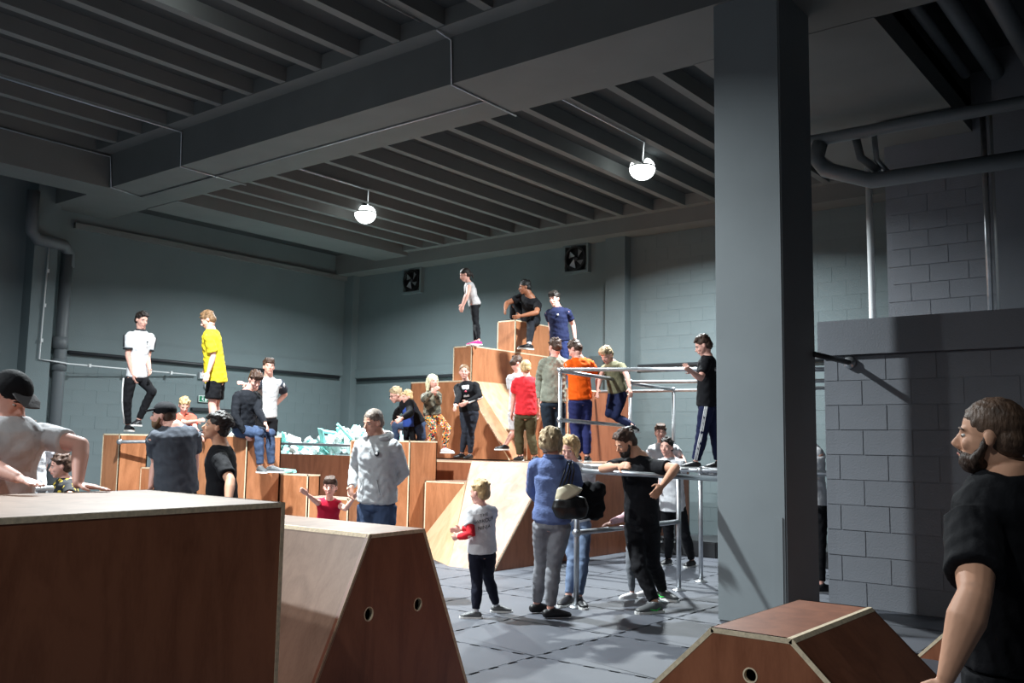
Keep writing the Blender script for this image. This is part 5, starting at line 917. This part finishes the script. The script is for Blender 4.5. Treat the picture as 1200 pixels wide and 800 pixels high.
DARKYEL = pattern_mat('cloth_dark_yellow', [srgb(22, 22, 26), srgb(26, 26, 28), srgb(205, 176, 60), srgb(20, 20, 22), srgb(24, 24, 28)], 42)
person('leanman', 'person in white T-shirt and dark cap, leaning one hand on the big box', skin=SKINP, hair=H_DK, hstyle='cropped', cap=(BLACKC, cloth('cap_grey', srgb(92, 90, 92))), shirt=WHITEC, pants=BLACKC, shoe=SHOEB, near=2, handmode={'L': (.72, -.66, -.12), 'R': 'flat'}, girth=1.0)
person('ponytail', 'bearded person with a brown ponytail in a black T-shirt, closest at right', skin=SKINM, hair=hairm('chestnut', srgb(88, 66, 52)), hstyle='ponytail', beard=hairm('beard_brown', srgb(58, 40, 30)), shirt=BLACKC, pants=BLACKC, shoe=SHOEB, near=2, extra=x_pony, upsleeve=.74, girth=1.14, loose=1.5, arm=1.2)
person('bluewoman', 'person in a blue knitted cardigan and grey jeans, back turned, at the rail post', skin=SKINP, hair=H_AB, hstyle='bob', shirt=CARD, sleeve='jacket', pants=GREYJ, shoe=SHOEB, sole=False, near=1, fem=True, extra=x_blue, loose=.9)
person('beardman', 'person with a brown beard, black T-shirt and black trousers, leaning on the rail', skin=SKINM, hair=H_BR, hstyle='quiff', beard=H_DK, shirt=BLACKC, pants=BLACKC, shoe=SHOEG, near=1, loose=.8, girth=1.02, extra=x_swoosh)
person('blonde', 'person with a blond bob in a white top and blue jeans, facing the cardigan wearer', skin=SKINP, hair=H_BL, hstyle='bob', shirt=WHITEC, pants=DENIML, shoe=SHOEB, near=1, fem=True, loose=.5)
person('hoodie', 'person in a light grey zip hoodie and blue jeans, holding the small girl\'s hand', skin=SKIN, hair=H_GR, hstyle='cropped', shirt=GREYC, sleeve='jacket', pants=DENIM, shoe=SHOEB, near=1, extra=x_hood, loose=1.8, girth=1.08, brow=H_BR)
person('greycap', 'person in a dark grey T-shirt and black cap, back turned, behind the big box', skin=SKINP, hair=H_BR, hstyle='cropped', cap=(BLACKC, BLACKC), beard=H_LB, shirt=cloth('charcoal', srgb(72, 76, 84)), pants=BLACKC, shoe=SHOEB, near=1, loose=1.6, girth=1.1)
person('curly', 'person with dark curly hair in a black T-shirt, in profile facing left', skin=SKINM, hair=H_DK, hstyle='curly', shirt=BLACKC, pants=BLACKC, shoe=SHOEB, near=1, loose=1.2, upsleeve=.75, hem=0.03)
person('adidas', 'person in a white T-shirt with black sleeve stripes, standing on the far left box', skin=SKINP, hair=H_DK, hstyle='quiff', shirt=WHITEC, pants=BLACKC, shoe=SHOEB, near=1, extra=x_adidas, loose=1.0, girth=.88)
person('yellow', 'person in an oversized bright yellow T-shirt and black shorts, looking down', skin=SKINP, hair=H_LB, shirt=cloth('yellow', srgb(232, 206, 48), var=.06), pants=BLACKC, pleg=.36, shoe=SHOEB, near=1, loose=2.2, upsleeve=.8, sock=WHITEC, hem=0.03)
person('orangekid', 'person in a pale orange top, small blond child reaching over the bench box', skin=SKINP, hair=H_BL, shirt=cloth('salmon', srgb(244, 112, 92)), pants=NAVYC, shoe=SHOEG, loose=.8)
person('seated', 'person in a black jacket and blue jeans, sitting on the end of the bench box', skin=SKINP, hair=H_BR, hstyle='fringe', shirt=cloth('black_jacket', srgb(26, 28, 34), bump=.9), sleeve='jacket', pants=DENIM, shoe=SHOEG, near=1, loose=1.4)
person('handhip', 'person in a dark sleeved pale T-shirt, hand on hip, behind the seated child', skin=SKINP, hair=H_BR, hstyle='fringe', shirt=WPRINT, sleeve='short', pants=BLACKC, shoe=SHOEB, loose=1.0, girth=.9,
       extra=lambda t, c: [add_tubes('dark_sleeve', [[c['J']['S'+s]-(c['J']['S'+s]-c['N'])*.15, c['J']['S'+s]+(c['J']['E'+s]-c['J']['S'+s])*.62]], .036*c['h']+.020, cloth('slate', srgb(58, 62, 72)), t, c['org']) for s in 'LR'])
person('toddler', 'small person in a red sleeveless dress, pointing, beside the grey hoodie', skin=SKINP, hair=H_BR, hstyle='fringe', shirt=cloth('red_dress', srgb(186, 28, 56)), sleeve='none', pants=cloth('red_leggings', srgb(150, 30, 50)), shoe=SHOEW, near=1, fem=False, hem=0.12)
person('grandpa', 'person with glasses in a black jacket, stooping over the child in blue', skin=SKINP, hair=H_AB, hstyle='short', shirt=BLACKC, sleeve='jacket', pants=DENIM, shoe=cloth('shoe_blue', srgb(36, 44, 110)), glasses=True, loose=1.3)
person('bluekid', 'small blond person in a blue top, held by the stooping adult', skin=SKINP, hair=H_BL, shirt=cloth('royal', srgb(52, 76, 150)), sleeve='jacket', pants=BLACKC, shoe=cloth('shoe_blue', srgb(36, 44, 110)), loose=1.0)
person('flower', 'person with long white blond hair, camouflage jacket and flowered leggings', skin=SKINP, hair=H_WB, hstyle='long', shirt=CAMO, sleeve='jacket', pants=FLOWER, shoe=SHOEW, loose=1.2, fem=True)
person('sporty', 'person in a black and white track top and black leggings on the deck', skin=SKINP, hair=H_LB, hstyle='tied', shirt=BLACKC, sleeve='jacket', pants=cloth('anthracite', srgb(44, 48, 58)), shoe=SHOEB, sole=False, extra=x_sport, loose=.5, fem=True, near=1)
person('towergirl', 'person in a pale grey top and black leggings, girl standing on the tower corner', skin=SKINP, hair=H_DK, hstyle='tied', shirt=cloth('pale_print', srgb(178, 174, 174), var=.35), sleeve='none', pants=BLACKC, shoe=cloth('pink', srgb(200, 60, 130)), loose=.5, fem=True, near=1)
person('topman', 'person with black hair in black clothes, seated on the topmost tower box', skin=SKIND, hair=H_BK, hstyle='short', beard=None, shirt=BLACKC, pants=cloth('black_jeans', srgb(30, 32, 38)), shoe=SHOEB, near=1, loose=1.0, sock=WHITEC)
person('navy', 'person in a navy T-shirt with a small white chest mark, standing right of the tower', skin=SKINP, hair=H_DK, hstyle='fringe', shirt=NAVYC, pants=cloth('navy_blue', srgb(34, 44, 84)), shoe=SHOEB, extra=x_navy, near=1, loose=1.2)
person('whiteclimb', 'person in a white T-shirt and white shorts, half hidden behind the boy in red', skin=SKINP, hair=H_BR, shirt=WHITEC, pants=WHITEC, pleg=.42, shoe=SHOEB, loose=1.2, girth=.9)
person('redboy', 'person with short blond hair, red T-shirt and olive trousers, back turned on the deck', skin=SKINP, hair=H_BL, hstyle='cropped', shirt=cloth('red', srgb(222, 50, 58)), pants=cloth('olive', srgb(72, 64, 44), bump=.9), shoe=SHOEB, sole=False, near=1, loose=1.6, upsleeve=.7)
person('jacket', 'person in a washed grey green jacket and dark jeans, back turned on the deck', skin=SKINP, hair=H_BR, shirt=cloth('washed', srgb(142, 144, 130), var=.35, bump=.9), sleeve='jacket', pants=cloth('dark_denim', srgb(36, 46, 58), var=.2), shoe=SHOEB, near=1, loose=2.0)
person('orangeboy', 'person in a bright orange T-shirt and navy joggers, hand on the rail', skin=SKINP, hair=H_BR, hstyle='short', shirt=cloth('orange', srgb(246, 96, 20), var=.06), pants=cloth('navy_jog', srgb(44, 48, 94)), shoe=SHOEB, near=1, loose=1.6, upsleeve=.7)
person('olive', 'person in an olive T-shirt, blond boy climbing between the upper rails', skin=SKINP, hair=H_AB, hstyle='fringe', shirt=cloth('khaki', srgb(112, 108, 84)), pants=NAVYC, shoe=SHOEB, loose=1.2, girth=.92)
person('railboy', 'person in a black T-shirt and navy striped track trousers, standing on the rail', skin=SKINP, hair=H_BR, hstyle='quiff', shirt=BLACKC, pants=NAVYC, shoe=SHOEB, extra=x_rail, near=1, loose=1.5, upsleeve=.72, hem=0.015)
person('whiteback', 'person with a fringe in white T-shirt, farther of two under the rail', skin=SKINP, hair=H_BR, hstyle='fringe', shirt=WHITEC, pants=BLACKC, shoe=SHOEB, loose=1.2)
person('whitefront', 'person in a long white T-shirt, nearer of two under the rail', skin=SKINP, hair=H_DK, hstyle='short', shirt=WHITEC, pants=BLACKC, shoe=SHOEB, near=1, loose=1.3, hem=0.05)
person('railchild', 'person in grey leggings and pale pink shoes, small child behind the bearded man', skin=SKINP, hair=H_BL, hstyle='bob', shirt=cloth('pink_top', srgb(210, 170, 178)), sleeve='jacket', pants=cloth('grey_leg', srgb(120, 124, 130)), shoe=SHOEW, loose=.5)
person('parkourboy', 'small blond person in a white printed T-shirt over red sleeves, walking', skin=SKINP, hair=H_BL, hstyle='short', shirt=WHITEC, sleevem=cloth('red_sleeve', srgb(214, 44, 54)), sleeve='short', pants=cloth('dark_navy', srgb(24, 26, 40)), shoe=SHOEG, sock=WHITEC, near=1, extra=x_parkour, loose=1.4, upsleeve=.6, hem=0.01)
person('gapperson', 'person in a white T-shirt and black trousers seen between column and block wall', skin=SKINP, hair=H_BR, shirt=WHITEC, pants=BLACKC, shoe=SHOEB)
person('behindkid', 'person in a white T-shirt with dark panel, behind the cap wearer at far left', skin=SKINP, hair=H_BR, shirt=WHITEC, pants=NAVYC, shoe=SHOEB, girth=.9,
       extra=lambda t, c: add_tubes('dark_panel', [[c['P']-c['lat']*.05*c['h']+c['f']*.045*c['h'], c['N']-c['lat']*.055*c['h']-c['up']*.06*c['h']+c['f']*.03*c['h']]], .055, cloth('slate', srgb(58, 62, 72)), t, c['org']))
person('yellowkid', 'person in a black top with yellow print, small boy in profile behind the big box', skin=SKINP, hair=H_BR, shirt=DARKYEL, pants=BLACKC, shoe=SHOEB, near=1)
# handbag and coat on the cardigan wearer's arm
W = V(PEOPLE['bluewoman']['ER'])
bl = Matrix.Rotation(yaw-math.pi/2, 3, 'Z')
bq = bl@V((-.07, -.20, .0))
t = thing('handbag', 'black and cream leather handbag hanging from the cardigan wearer\'s shoulder', 'handbag', (W.x+bq.x, W.y+bq.y, W.z-.19))
def bagpart(nm, c, r, m, wr=.002):
    bm = bmesh.new(); ell(bm, V(t.location)+bl@V(c), r, bl, 20, 14); remesh(nm, bm, .008, 2, m, t, tuple(t.location), wr=wr, seed=4)
LEATHER = mat('black_leather', srgb(18, 18, 20), .35); CREAM = mat('cream_leather', srgb(196, 186, 160), .45)
def bagtube(nm, pts, rad, m):
    bm = bmesh.new(); tube(bm, [V(t.location)+bl@V(p_) for p_ in pts], rad, side=bl@V((1, 0, 0)), n=24, cap=.5); remesh(nm, bm, .007, 2, m, t, tuple(t.location), wr=.003, seed=4)
bagtube('bag_body', [(-.01, -.10, -.045), (-.01, -.10, .03), (-.015, -.10, .10)], [(.13, .050), (.155, .062), (.135, .050)], LEATHER)
bagtube('bag_top', [(-.02, -.10, .115), (-.05, -.10, .16), (-.065, -.10, .20)], [(.138, .050), (.10, .042), (.065, .028)], CREAM)
S0 = V(PEOPLE['bluewoman']['SR']); n0 = V(PEOPLE['bluewoman']['f'])
for k in (-.012, .016):
    bm = bmesh.new(); q0 = V(t.location)+bl@V((-.09+k, -.10, .20)); q1 = V(t.location)+bl@V((-.02+k, -.08, .20)); tp = S0+V((0, 0, .068))+bl@V((k-.03, -.03, 0))
    tube(bm, [q0, q0.lerp(tp, .6)+bl@V((-.0, -.075, 0)), tp, q1.lerp(tp, .6)+bl@V((.02, -.07, 0)), q1], [.007]*5, n=8); local('strap', bm, LEATHER, t, V(t.location))
t = thing('folded_coat', 'black coat bundled over the cardigan wearer\'s right forearm', 'coat', (W.x, W.y, W.z-.2))
bm = bmesh.new(); b0 = V(t.location)
for c, r in (((.10, .0, .12), (.11, .09, .13)), ((.15, .02, .03), (.09, .08, .12)), ((.05, .0, .04), (.10, .08, .12)), ((.17, 0, .16), (.07, .07, .09))): ell(bm, b0+bl@V(c), r, bl, 16, 10)
remesh('coat', bm, .010, 3, cloth('coat_black', srgb(14, 14, 18)), t, tuple(t.location), wr=.010, seed=6, fold=22)
p = V(PEOPLE['blonde']['WR'])
bm = bmesh.new(); tube(bm, [p+V((.05, -.10, .0)), p+V((.05, -.10, -.16)), p+V((.05, -.10, -.36))], [(.03, .03), (.055, .04), (.045, .035)], n=14)
o = remesh('hanging_jacket', bm, .01, 2, cloth('mustard', srgb(110, 108, 50)), None, (p.x, p.y, p.z-.3), wr=.006); o.location = (p.x, p.y, p.z-.3); tag(o, 'olive yellow garment hanging behind the rail post', 'jacket')
p = V(PEOPLE['blonde']['N'])
